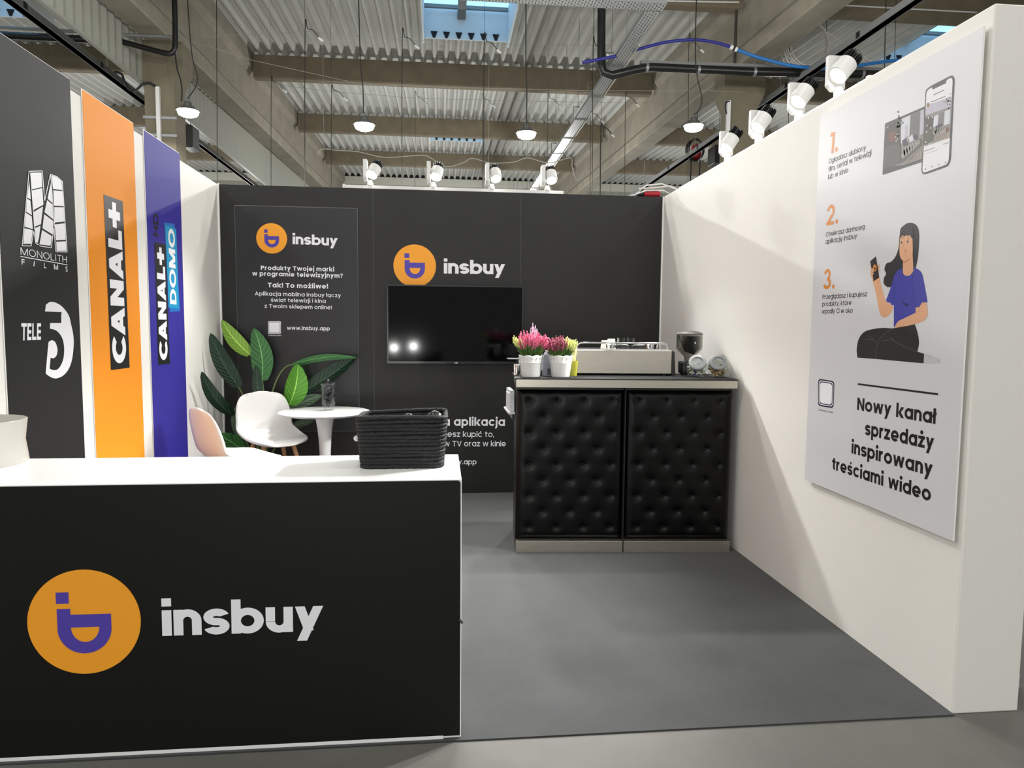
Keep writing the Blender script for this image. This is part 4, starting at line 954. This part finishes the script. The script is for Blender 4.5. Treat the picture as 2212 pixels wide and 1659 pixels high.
for k in range(7):
    x = 1215+k*14; line(m, pp, z4([(x, 535-k*6), (x-8, 760-k*6)]), .7, po(4), 6)
random.seed(2)
for k in range(26):
    x, y = 1085+random.gauss(0, 18), 640+random.gauss(0, 45); R_(ell(x, y, 9, 11, 7), 4, 9)
for k in range(9):
    x, y = 1068+random.gauss(0, 10), 760+random.gauss(0, 26); R_(ell(x, y, 8, 9, 7), 4, 11)
R_([(933,850),(1000,830),(1105,835),(1100,870),(930,905)], 3, 2)
R_([(1105,905),(1310,775),(1332,800),(1320,850),(1140,1015),(1100,1042)], 4, 6)
for k in range(7):
    u = k/6; cx_, cy_ = 1128+u*165, 935-u*118; R_(ell(cx_, cy_, 24-u*10, 52-u*24, 20), 5, 5)
R_([(925,905),(985,850),(1060,835),(1100,850),(1112,920),(1090,1035),(1000,1075),(922,1090)], 5, 6)
R_([(1190,770),(1228,730),(1242,795),(1198,822)], 6, 3); R_([(1118,800),(1160,768),(1180,840),(1132,862)], 6, 10); R_(ell(1262, 762, 20, 30, 20), 6, 10); R_([(1150,775),(1180,750),(1192,820),(1170,830)], 5, 5)
R_([(1130,1054),(1312,868),(1336,835),(1332,990)], 4, 7)
for k in range(8): line(m, pp, z4([(1150+k*24, 1043-k*8), (1215+k*16, 975-k*19)]), 1.1, po(5), 8)
R_([(922,1090),(1000,1074),(1132,1055),(922,1138)], 3, 2)
line(m, pp, z4([(950, 668), (972, 660), (972, 640)]), 1, po(5), 3)
obj('living_room_picture', m, PAL, t)
m = MB()
R_([(1365,290),(1372,265),(1395,242),(1430,218),(1620,120),(1640,112),(1658,122),(1668,150),(1668,200),(1660,330),(1630,990),(1618,1035),(1595,1070),(1370,1150),(1345,1152),(1328,1138),(1322,1100),(1340,800)], 6, 0)
R_([(1376,300),(1385,275),(1405,255),(1436,238),(1440,262),(1580,196),(1592,158),(1632,138),(1648,145),(1652,180),(1645,330),(1612,990),(1604,1025),(1585,1052),(1368,1132),(1348,1134),(1336,1120),(1334,1090),(1352,800)], 7, 12)
R_([(1370,430),(1642,332),(1622,768),(1344,862)], 8, 1)
R_([(1370,430),(1642,332),(1636,440),(1365,535)], 9, 11)
R_([(1365,555),(1455,540),(1445,700),(1470,740),(1345,850)], 9, 2); R_([(1345,700),(1420,670),(1460,690),(1450,800),(1343,850)], 10, 9)
R_([(1455,545),(1505,520),(1495,640),(1448,660)], 9, 3); R_([(1505,520),(1565,495),(1552,630),(1495,640)], 9, 4); R_([(1570,490),(1630,465),(1622,620),(1560,640)], 9, 3)
for k in range(7):
    u = k/6; R_(ell(1462+u*95, 712-u*62, 15-u*6, 32-u*14, 16), 11, 5)
R_([(1400,845),(1575,665),(1626,650),(1622,768)], 10, 7)
for k in range(6): line(m, pp, z4([(1440+k*28, 825-k*10), (1500+k*20, 750-k*12)]), 1, po(11), 8)
R_([(1580,665),(1612,655),(1615,700),(1580,715)], 12, 14); R_([(1470,650),(1535,615),(1545,640),(1480,680)], 12, 10)
for k in range(14): R_(ell(1605+random.gauss(0, 18), 395+random.gauss(0, 32), 6, 9, 7), 11, 9)
R_(ell(1396, 425, 20, 30, 24), 12, 12); R_(ell(1396, 425, 16, 25, 24), 13, 13)
for q in ((1398,562),(1440,552),(1385,640),(1425,665),(1380,708),(1372,815),(1365,858),(1408,838)): R_(ell(q[0], q[1], 7, 9, 10), 13, 12)
for q, w_, c__ in (([(1450,318),(1565,265)], 1.5, 0), ([(1425,393),(1580,330)], 1.5, 0), ([(1352,912),(1465,872)], 1.1, 0), ([(1550,838),(1612,820)], 1.1, 0), ([(1350,942),(1500,896)], 1.0, 11), ([(1622,308),(1628,312),(1634,298)], .8, 0)):
    line(m, pp, z4(q), w_, po(8), c__)
for q in ((1365,1098),(1433,1075),(1503,1052),(1577,1030)): R_(ell(q[0], q[1], 6, 8, 10), 8, 0)
obj('phone_picture', m, PAL, t)
# ------------------------------------------------------------------ track spots
FIN = mat('black finned aluminium', (26, 28, 30), .4, .3)
def make_spot(aim, label, group, watts):
    t = thing('track_spotlight', (0, 0, 0), label, 'spotlight', group)
    L_ = dict(local=True)
    obj('track_adapter', MB().lathe([(.0, 0), (.024, 0), (.024, .022), (.016, .026), (.016, .04), (0, .04)], (0, 0, 0), 20), WPLAST, t, smooth=True, **L_)
    m = MB(); pr = [(-.045, .20), (.045, .20), (.045, .045), (.036, .034), (-.020, .034), (-.045, .06)]
    m.prism([(-.052, y, z) for y, z in pr], (.030, 0, 0)); obj('driver_box', m, WPLAST, t, bevel=.003, **L_)
    ax = Vector(aim).normalized(); c = Vector((.030, 0, .120))
    obj('pivot_arm', MB().tube([(-.022, 0, .115), c], .010, 12), WPLAST, t, smooth=True, **L_)
    bk_ = -ax
    h = obj('lamp_head', MB().lathe([(.030, -.046), (.044, -.050), (.047, -.050), (.047, .034), (.044, .036), (0, .036)], c, 40, bk_), WPLAST, t, smooth=True, **L_)
    obj('lens', MB().lathe([(0, -.0475), (.0435, -.0475)], c, 40, bk_), LAMPW, h, **L_)
    m = MB(); m.lathe([(0, .036), (.026, .036), (.026, .088), (0, .088)], c, 24, bk_)
    q = Vector((0, 0, 1)).rotation_difference(bk_)
    for k in range(20):
        a_ = 2*PI*k/20; ca, sa = math.cos(a_), math.sin(a_); tg = Vector((-sa, ca, 0))*.0017
        pts = [Vector((ca*.024, sa*.024, .037)), Vector((ca*.044, sa*.044, .037)), Vector((ca*.042, sa*.042, .092)), Vector((ca*.024, sa*.024, .092))]
        m.prism([c+q@(p-tg) for p in pts], q@(tg*2))
    obj('heat_sink', m, FIN, h, **L_)
    l = bpy.data.lights.new('spot_beam', 'SPOT'); l.energy = watts; l.spot_size = math.radians(70); l.spot_blend = .9; l.shadow_soft_size = .04; l.color = (1, .992, .975)
    lo = bpy.data.objects.new('spot_beam', l); COL.objects.link(lo); lo.parent = t
    lo.location = c+ax*.062; lo.rotation_euler = Vector((0, 0, -1)).rotation_difference(ax).to_euler()
    return t
RZ = HW+.026
obj_rail = thing('track_rail', (2.2, .02, HW), 'white light track along the top of the black wall', 'light track')
ra, rb = bk(746, 402, .02).x, bk(1217, 416, .02).x
obj('rail', MB().box((ra, .004, HW), (rb, .038, RZ)), WPLAST, obj_rail, bevel=.002); obj('end_cap', MB().box((ra-.02, .002, HW), (ra, .04, RZ+.004)), WPLAST, obj_rail)
for px, py, aim, lb in ((800, 401.7, (-.34, -.52, -.78), 'white track spotlight on the black wall tilted to the left, above the info panel'), (936, 407.6, (-.15, -.58, -.80), 'white track spotlight on the black wall above the left half of the television'), (1062, 411, (.10, -.58, -.80), 'white track spotlight on the black wall above the right half of the television'), (1182, 415.8, (.05, -.58, -.80), 'white track spotlight on the black wall above the heather pots')):
    sp_ = make_spot(aim, lb, 'spotlights along the black wall', SPOT_W); sp_.location = (bk(px, py, .02).x, .02, RZ)
far, near = sd(1570, 345, WW+.06), sd(1880, 170, WW+.06)
obj_rail = thing('track_rail', (WW+.06, -1.6, HW), 'white light track along the top of the right wall', 'light track')
obj('rail', MB().box((WW+.040, near.y, HW), (WW+.076, -.25, RZ)), WPLAST, obj_rail, bevel=.002); obj('end_cap', MB().box((WW+.038, near.y-.02, HW), (WW+.078, near.y, RZ+.006)), WPLAST, obj_rail)
for px, py, aim, lb in ((1572, 345, (.0, -.55, -.82), 'white track spotlight on the right wall farthest back'), (1639, 303, (.06, -.58, -.80), 'white track spotlight on the right wall second from the back'), (1726, 252, (.10, -.62, -.76), 'white track spotlight on the right wall third from the back'), (1812, 199, (.14, -.66, -.72), 'white track spotlight on the right wall closest to the poster')):
    q = sd(px, py, WW+.058); sp_ = make_spot(aim, lb, 'spotlights along the right wall', SPOT_W*1.5); sp_.location = (WW+.058, q.y, RZ); sp_.rotation_euler.z = -PI/2
# cable tangle on the wall corner
RED = mat('red plug plastic', (178, 28, 44), .4)
t = thing('extension_lead', (3.50, .05, HW), 'white extension lead with a red plug heaped on the corner of the walls', 'extension lead')
obj('plug', MB().tube([(3.44, .05, HW+.03), (3.54, .06, HW+.035), (3.585, .05, HW+.03)], [.026, .03, .022], 14), RED, t, smooth=True)
obj('socket', MB().tube([(3.38, .05, HW+.022), (3.45, .055, HW+.03)], [.02, .022], 12), BPLAST, t, smooth=True)
for q in ([(3.32, .03, HW+.004), (3.45, .02, HW+.05), (3.6, .03, HW+.06), (3.72, .1, HW+.03)], [(3.36, .07, HW+.01), (3.46, .05, HW+.10), (3.6, .06, HW+.12), (3.74, .02, HW+.06), (3.78, -.1, HW+.006)], [(3.4, .04, HW+.07), (3.55, .06, HW+.085), (3.66, .04, HW+.10), (3.75, .0, HW+.05)]):
    pts = [];  n_ = 20
    for i in range(n_+1):
        u = i/n_*(len(q)-1); k = min(int(u), len(q)-2); f = u-k; f = f*f*(3-2*f); pts.append(Vector(q[k])*(1-f)+Vector(q[k+1])*f)
    obj('cable', MB().tube(pts, .006, 8), WPLAST, t, smooth=True)
# ------------------------------------------------------------------ hall lamps in view
def smooth_pts(q, n_=24):
    q = [Vector(p) for p in q]; o = []
    for i in range(len(q)-1):
        p0, p1, p2, p3 = q[max(i-1, 0)], q[i], q[i+1], q[min(i+2, len(q)-1)]
        for k in range(n_//2):
            u = k/(n_//2); o.append(.5*((2*p1)+(p2-p0)*u+(2*p0-5*p1+4*p2-p3)*u*u+(3*p1-p0-3*p2+p3)*u**3))
    return o+[q[-1]]
LY = 6.9
def make_lamp(label):
    t = thing('pendant_lamp', (0, 0, 0), label, 'lamp', 'round hall lamps hanging from the roof')
    L_ = dict(local=True)
    DK = mat('dark grey lamp casting', (86, 86, 84), .45, .3)
    obj('housing', MB().lathe([(0, .15), (.05, .15), (.062, .135), (.062, .085), (.105, .075), (.125, .035), (.185, .012), (.19, 0), (.165, -.004), (0, .0)], (0,0,0), 48), DK, t, smooth=True, **L_)
    obj('diffuser', MB().lathe([(.165, 0), (.165, -.035), (.145, -.068), (.10, -.088), (0, -.092)], (0,0,0), 48), LAMPW, t, smooth=True, **L_)
    obj('hook_ring', MB().tube([(.024*math.cos(k*PI/8), 0, .178+.024*math.sin(k*PI/8)) for k in range(17)], .006, 8), DK, t, smooth=True, **L_)
    l = area_light('lamp_glow', (0, 0, -.10), HALL_W*3.4, .3, t)
    return t
LP = [((406, 240), 'round hall lamp hanging in front of the left concrete column'), ((787, 270), 'round hall lamp hanging left of the cable tray above the info panel'), ((1137, 288), 'round hall lamp hanging just left of the cable tray end'), ((1498, 272), 'round hall lamp hanging before the right concrete girder')]
l0 = make_lamp(LP[0][1]); lamps = []
for i, ((px, py), lb) in enumerate(LP):
    o = l0 if i == 0 else copy_tree(l0); o['label'] = lb; lamps.append(o)
    o.location = bk(px, py, LY)
CORD = [[(398, 0), (412, 95), (427, 172)], [(772, 0), (778, 120), (784, 190), (785, 238)], [(1136, -5), (1136, 100), (1138, 200), (1137, 262)], [(1506, 0), (1502, 120), (1516, 212), (1508, 240)]]
for i, (q, lb) in enumerate(zip(CORD, ('cord of the lamp before the left column', 'cord of the lamp above the info panel', 'cord of the lamp by the cable tray', 'cord of the lamp before the right girder'))):
    top = bk(q[0][0], q[0][1], LY); up = Vector((top.x, LY, roof(LY)+.01))
    pts = [up] + [bk(x, y, LY) for x, y in q[(1 if q[0][1] <= 0 else 0):]] + [lamps[i].location+Vector((0, 0, .205))]
    c_ = obj('power_cord', MB().tube(smooth_pts(pts, 12), .010, 6), BRUB, lamps[i], smooth=True)
# ------------------------------------------------------------------ wires from the roof
WIREM = mat('dark steel wire', (52, 50, 46), .5, .3); WIREL = mat('pale wire', (150, 146, 136), .6)
WY = 10.2
for px, y0p, y1p, r_, y_, where in ((470, 45, 396, .008, 9.4, 'in front of the left girder'), (586, 182, 400, .007, 11.0, 'crossing the left girder below the second roof beam'), (659, 68, 401, .009, 8.6, 'reaching down beside the left end of the light track'), (716, 200, 402, .008, 10.2, 'above the upper left of the black wall'),
        (869, 86, 407, .008, 9.0, 'between the two left spotlights'), (897, 212, 408, .006, 14.42, 'just left of the second spotlight'), (1046, 95, 412, .009, 8.8, 'above the third spotlight'), (1043, 218, 411, .006, 12.9, 'tight behind the wire above the third spotlight'), (1184, 218, 415, .006, 10.6, 'above the fourth spotlight'), (1281, 103, 420, .008, 8.9, 'crossing the cable tray'),
        (1276, 250, 420, .007, 11.2, 'between tray and right girder'), (1351, 214, 421, .007, 10.4, 'hooked in front of the right girder'), (1298, 280, 421, .014, 11.0, 'thick and black from a hook at the beam end'), (1488, 95, 395, .007, 9.2, 'left of the lamp before the right girder'), (1705, 60, 250, .006, 9.4, 'inside the coiled white cable'), (1786, 10, 115, .006, 8.6, 'holding the right power rail'), (1912, 0, 150, .009, 7.4, 'thick above the poster corner'), (1934, 20, 135, .006, 8.2, 'thin beside the thick wire above the poster')):
    a, b = bk(px, y0p, y_), bk(px-1, y1p, y_)
    top = Vector((a.x, a.y, roof(y_)+.01)) 
    m = MB(); b.z -= .25
    if y0p > 60: m.tube(smooth_pts([top, a+Vector((0, 0, .35)), a], 6), r_*.35, 5)
    hook = [a+Vector((.28, 0, -.12)), a+Vector((.16, 0, .02)), a+Vector((.05, 0, .05)), a, b] if y0p > 60 else [top, b]
    m.tube(smooth_pts(hook, 8) if len(hook) > 2 else hook, r_, 6)
    o = obj('suspension_wire', m, WIREM, smooth=True); tag(o, 'suspension wire ' + where, 'wire', 'wires hanging from the roof')
    if y0p > 60: c2 = obj('clip', MB().tube([a+Vector((.26, 0, -.10)), a+Vector((.34, 0, -.16))], .022, 6), WPLAST, o)
for q, y_, lb in (([(380, 83), (660, 68), (870, 86), (1100, 95), (1290, 98), (1560, 95)], 9.0, 'upper thin steel line stretched across the hall'), ([(560, 178), (715, 198), (900, 212), (1100, 218), (1330, 222), (1480, 222)], 10.6, 'middle thin steel line stretched across the hall'), ([(380, 78), (545, 130), (780, 182), (960, 188), (1280, 196), (1540, 196)], 8.0, 'lower pale line slanting across the hall')):
    tag(obj('stretched_line', MB().tube([Vector((-3.33, y_, bk(*q[0], y_).z))]+[bk(x, y, y_) for x, y in q]+[Vector((7.79, y_, bk(*q[-1], y_).z))], .004, 5), WIREL), lb, 'wire', 'lines stretched across the hall')
m = MB(); m.tube(smooth_pts([bk(x, y, 12.5) for x, y in ((686, 332), (697, 322), (730, 325), (775, 328), (830, 340), (900, 336), (925, 338), (962, 360), (1000, 352), (1020, 342), (1060, 352), (1110, 350), (1140, 341), (1185, 352), (1232, 341), (1236, 360), (1246, 390), (1262, 370))], 8), .012, 6)
for x, y in ((700, 320), (1055, 350)): p = bk(x, y, 12.5); m.tube([p, (p.x, p.y, roof(12.5)+.01)], .004, 4)
tag(obj('drooping_cable', m, mat('dusty white cable', (190, 188, 178), .6), smooth=True), 'white cable drooping in bows above the wall spotlights', 'cable')
# ------------------------------------------------------------------ cable tray and its brackets
TRX0, TRX1, TRZ = 4.89, 5.13, 6.30
TRAYM = mat('perforated galvanised sheet', (176, 177, 178), .5, .2)
_nt = TRAYM.node_tree; _tc = _nt.nodes.new('ShaderNodeTexCoord'); _mp = _nt.nodes.new('ShaderNodeMapping'); _mp.inputs['Rotation'].default_value = (0, 0, PI/2); _bt = _nt.nodes.new('ShaderNodeTexBrick')
_nt.links.new(_tc.outputs['Object'], _mp.inputs[0]); _nt.links.new(_mp.outputs[0], _bt.inputs['Vector'])
_bt.inputs['Color1'].default_value = lin((52, 52, 54)); _bt.inputs['Color2'].default_value = lin((86, 86, 88)); _bt.inputs['Mortar'].default_value = lin((182, 183, 184)); _bt.inputs['Scale'].default_value = 1; _bt.inputs['Brick Width'].default_value = .09; _bt.inputs['Row Height'].default_value = .05; _bt.inputs['Mortar Size'].default_value = .017
_nt.links.new(_bt.outputs[0], _nt.nodes['Principled BSDF'].inputs['Base Color'])
TY0 = fl(1395, 26, TRZ).y
t = thing('cable_tray', (5.01, 16, TRZ), 'long perforated cable tray running away under the roof above the heather pots', 'cable tray')
m = MB(); m.box((TRX0, TY0, TRZ), (TRX1, 30, TRZ+.003)); obj('bottom_sheet', m, TRAYM, t)
for x in (TRX0, TRX1-.003): obj('side_rail', MB().box((x, TY0, TRZ), (x+.003, 30, TRZ+.06)), GALVD, t)
for k in range(13):
    y = 7.55+k*1.62; m = MB()
    m.tube([(TRX1+.05, y, TRZ+.02), (TRX1+.05, y, TRZ-.012), (TRX0-.05, y, TRZ-.012), (TRX0-.05, y, TRZ+.28), (TRX0+.10, y, TRZ+.28)], .012, 6); m.tube([(TRX0+.06, y, TRZ+.28), (TRX0+.06, y, roof(y))], .006, 5)
    obj('hanger_bracket', m, GALVD, t)
obj('conduit', MB().tube([(TRX1+.055, 6.5, TRZ+.03), (TRX1+.055, 29, TRZ+.03)], .018, 8), mat('pale conduit', (190, 188, 176), .5), t, smooth=True)
t = thing('cable_tray', (3.5, TY0, TRZ+.05), 'crosswise perforated cable tray at the top edge joining the long one', 'cable tray')
obj('bottom_sheet', MB().box((-3.2, TY0-.26, TRZ+.02), (5.16, TY0, TRZ+.024)), TRAYM, t); obj('side_rail', MB().box((-3.2, TY0-.002, TRZ+.02), (5.16, TY0+.002, TRZ+.08)), GALVD, t); obj('side_rail', MB().box((-3.2, TY0-.262, TRZ+.02), (5.16, TY0-.258, TRZ+.08)), GALVD, t)
for x in (-2.5, .5, 3.2): obj('hanger_rod', MB().tube([(x, TY0-.13, TRZ+.02), (x, TY0-.13, roof(TY0))], .006, 5), GALVD, t)
# ------------------------------------------------------------------ pipes, hose, rails
PY = 7.35
q = [bk(x, y, PY) for x, y in ((1299, 15), (1299, 60), (1299, 138))]; e_ = bk(1304, 156, PY)
path = [Vector((q[0].x, PY, roof(PY)))] + q[1:] + [e_, bk(1322, 163, PY), bk(1370, 151, PY), bk(1405, 145, PY), bk(1620, 155, PY), bk(1760, 158, PY), bk(1905, 161, PY), bk(1905, 161, PY)+Vector((3, 0, -.02))]
t = thing('drain_pipe', e_, 'thick black drain pipe running level in front of the right column', 'pipe')
obj('pipe', MB().tube(path, .076, 18), BPLAST, t, smooth=True)
for px, py in ((1397, 146.5), (1508, 151), (1629, 155.5), (1744, 158), (1862, 160.5)):
    p = bk(px, py, PY); m = MB(); m.tube([p+Vector((-.025, 0, 0)), p+Vector((.025, 0, 0))], .082, 18); m.tube([p+Vector((0, 0, .07)), p+Vector((0, 0, .19))], .01, 6); obj('pipe_clamp', m, GALV, t, smooth=True)
a, b = bk(1383, 135, PY), bk(1900, 148, PY)
tag(obj('mounting_channel', MB().prism([a+Vector((0, -.03, -.025)), a+Vector((0, .03, -.025)), a+Vector((0, .03, .03)), a+Vector((0, -.03, .03))], b+Vector((1.5, 0, 0))-a), GALVD), 'grey steel channel directly above the level black pipe', 'channel')
HYY = 7.0
HB = mat('dark blue hose', (36, 40, 130), .4); HL = mat('light blue hose', (36, 110, 180), .4)
t = thing('air_hose', bk(1500, 86, HYY), 'blue air hose bowed above the black drain pipe', 'hose')
obj('hose', MB().tube(smooth_pts([bk(x, y, HYY) for x, y in ((1258, 135), (1290, 129), (1330, 121), (1380, 106), (1440, 91), (1500, 86), (1545, 92), (1580, 102))], 14), .028, 10), HB, t, smooth=True)
obj('hose', MB().tube(smooth_pts([bk(x, y, HYY) for x, y in ((1584, 104), (1620, 118), (1660, 130), (1705, 141), (1750, 146), (1800, 148), (1850, 142), (1905, 134), (1960, 128))], 14), .030, 10), HL, t, smooth=True)['label'] = 'light blue hose'
obj('coupling', MB().tube([bk(1577, 101, HYY), bk(1592, 107.5, HYY)], .042, 12), WPLAST, t, smooth=True); obj('coupling_ring', MB().tube([bk(1583, 103.6, HYY), bk(1587, 105.4, HYY)], .046, 12), BPLAST, t, smooth=True)
LPY = 7.8
pts = smooth_pts([bk(x, y, LPY) for x, y in ((378, 40), (378.5, 90), (377, 107), (370, 115), (358, 115), (330, 108), (238, 83))], 10); p0 = pts[0]; pts = [Vector((p0.x, p0.y, roof(LPY)))] + pts
t = thing('drain_pipe', p0, 'black bent drain pipe on the left concrete column', 'pipe'); obj('pipe', MB().tube(pts, .048, 14), BPLAST, t, smooth=True)
obj('strut', MB().tube([bk(238, 74, LPY+.1), bk(372, 80, LPY+.1)], .03, 6), GALVD, t); obj('pipe_strap', MB().tube([bk(256, 73, LPY-.1), bk(250, 92, LPY-.1)], .008, 6), GALV, t)
a, b = bk(-60, 73, 11), bk(205, 86, 11)
t = thing('drain_pipe', (a+b)/2, 'thick black drain pipe behind the charcoal banner top', 'pipe'); obj('pipe', MB().tube([a, b], .078, 16), BPLAST, t, smooth=True); obj('mounting_strut', MB().tube([a+Vector((0, 0, .17)), b+Vector((.3, 0, .15))], .035, 6), GALVD, t)
def power_rail(x, z, y0, y1, label, boxes):
    t = thing('power_rail', (x, (y0+y1)/2, z), label, 'power rail')
    obj('trunking', MB().box((x-.06, y0, z-.05), (x+.06, y1, z+.07)).box((x-.075, y0, z-.05), (x+.075, y1, z-.035)), GALVD, t)
    y = y0+.8
    k = 0
    while y < y1:
        m = MB(); m.box((x-.066, y, z-.03), (x+.066, y+.10, z+.075)); obj('tap_cover', m, BPLAST, t)
        if k % 2 == 0: obj('hanger_rod', MB().tube([(x, y+.4, z+.06), (x, y+.4, roof(y))], .008, 5), GALV, t)
        y += 2.4; k += 1
    for yb in boxes: obj('tap_box', MB().box((x-.09, yb, z-.2), (x+.09, yb+.9, z-.05)), mat('dark grey casing', (58, 58, 58), .45), t)
power_rail(-4.55, 6.16, 2.6, 28, 'grey overhead power rail behind the left partner banners', (10.6,))
power_rail(8.62, 6.22, 2.2, 29, 'grey overhead power rail above the right wall spotlights', (24.5,))
# column fittings
CPY = 8.52
a = bk(341, 188, CPY); t = thing('cable_duct', a, 'white cable duct fixed to the left concrete column', 'cable duct')
obj('duct', MB().box((a.x-.035, CPY-.04, 2.6), (a.x+.035, CPY+.028, a.z)), WPLAST, t)
obj('feed_cable', MB().tube(smooth_pts([bk(x, y, CPY-.02) for x, y in ((248, 155), (262, 160), (270, 178), (280, 194), (292, 196), (308, 182), (322, 179), (338, 188))], 10), .022, 8), BRUB, t, smooth=True)
for py in (252, 290):
    a = bk(311, py, CPY); b = bk(381, py, CPY); obj('slotted_strip', MB().box((a.x-.02, CPY, a.z-.03), (b.x, CPY+.03, a.z+.02)), GALV, t)
m = MB().tube(smooth_pts([bk(x, y, 7.8) for x, y in ((377, 106), (379, 122), (383, 150), (390, 172), (393, 195), (392, 218))], 10), .014, 6)
tag(obj('cable', m, BRUB, smooth=True), 'black cable hanging from the bent drain pipe beside the left column', 'cable')
a = bk(1574, 218, CPY); t = thing('cable_duct', a, 'white cable duct fixed to the right concrete column', 'cable duct')
obj('duct', MB().box((a.x-.035, CPY-.04, 2.6), (a.x+.035, CPY+.028, a.z)), WPLAST, t); obj('feed_cable', MB().tube(smooth_pts([bk(x, y, CPY-.03) for x, y in ((1576, 219), (1569, 221), (1567, 232), (1569, 246))], 8), .016, 8), BRUB, t, smooth=True)
for px, lb in ((1591, 'dark downpipe beside the right column'),):
    a = bk(px, 10, 8.4); tag(obj('downpipe', MB().tube([(a.x, 8.4, roof(8.4)), (a.x, 8.4, bk(px, 138, 8.4).z)], .03, 10), mat('weathered dark pipe', (62, 58, 52), .6), smooth=True), lb, 'pipe')
# coil of white cable
m = MB(); cc = bk(1745, 97, 8.0); random.seed(9)
for k in range(6):
    ra_ = .40+.016*k+random.uniform(-.01, .01); dx, dz = random.uniform(-.03, .03), random.uniform(-.03, .03)
    m.tube([cc+Vector((dx+ra_*math.cos(i*PI/20), .05*k-.1, dz+ra_*1.05*math.sin(i*PI/20))) for i in range(41)], .010, 6, False)
m.tube(smooth_pts([cc+Vector((.15, .05, .40)), cc+Vector((.55, .05, .22)), cc+Vector((1.2, .05, -.12)), cc+Vector((1.7, .05, -.42))], 10), .011, 6)
m.tube([cc+Vector((0, .05, .42)), (cc.x, cc.y+.05, roof(8.05))], .006, 5)
tag(obj('cable_coil', m, mat('grey white cable', (188, 186, 180), .55), smooth=True), 'coil of pale cable hanging beside the right girder', 'cable')
# red hoist, loudspeakers
p = bk(1503, 330, 14.0)
t = thing('cable_reel', p, 'red cable reel hanging from the power rail by the right wall', 'cable reel')
obj('reel_body', MB().ball(p, (.16, .14, .24), 20), RED, t, smooth=True)
for k in range(4): obj('cable_loop', MB().tube([p+Vector((-.05+.20*math.cos(i*PI/12)*(1+.12*k), -.15+.03*k, .05+.30*math.sin(i*PI/12))) for i in range(25)], .016, 6), BRUB, t, smooth=True)
obj('chain', MB().tube([p+Vector((.02, 0, .2)), (p.x+.02, p.y, roof(14))], .012, 5), GALVD, t)
for dx in (-.13, .13): obj('hanging_lead', MB().tube([p+Vector((dx, 0, -.1)), p+Vector((dx-.02, 0, -2.6))], .022, 6), BRUB, t, smooth=True)
a, b = bk(393, 268, 10.5), bk(415, 318, 10.5)
t = thing('loudspeaker', (a+b)/2, 'black loudspeaker box hanging right of the left concrete column', 'loudspeaker')
obj('cabinet', MB().box((a.x, 10.5, b.z), (b.x, 11.0, a.z)), BPLAST, t, bevel=.01); obj('grille', MB().box((b.x-.002, 10.54, b.z+.03), (b.x+.006, 10.96, a.z-.03)), mat('dark grille', (44, 44, 46), .6), t); obj('rod', MB().tube([((a.x+b.x)/2, 10.75, a.z), ((a.x+b.x)/2, 10.75, girder_z(10.7))], .01, 6), GALV, t)
a, b = bk(1545, 312, 12.0), bk(1562, 352, 12.0)
t = thing('loudspeaker', (a+b)/2, 'dark loudspeaker box half hidden behind the farthest right wall spotlight', 'loudspeaker')
obj('cabinet', MB().box((a.x, 12.0, b.z), (b.x+.25, 12.5, a.z)), BPLAST, t, bevel=.01); obj('rod', MB().tube([(a.x+.2, 12.25, a.z), (a.x+.2, 12.25, roof(12.2))], .01, 6), GALV, t)
a, b = bk(1435, 2, 8.24), bk(1596, 5, 8.24); b2 = bk(1650, 12, 8.24)
tag(obj('conduit', MB().tube([a, b], .016, 8), WPLAST, smooth=True), 'thin white conduit along the roof beam left of the right girder', 'conduit')
a, b = bk(1790, 10, 8.24), bk(2110, 27, 8.24)
tag(obj('conduit', MB().tube([a, b], .016, 8), WPLAST, smooth=True), 'thin white conduit along the roof beam above the poster', 'conduit')
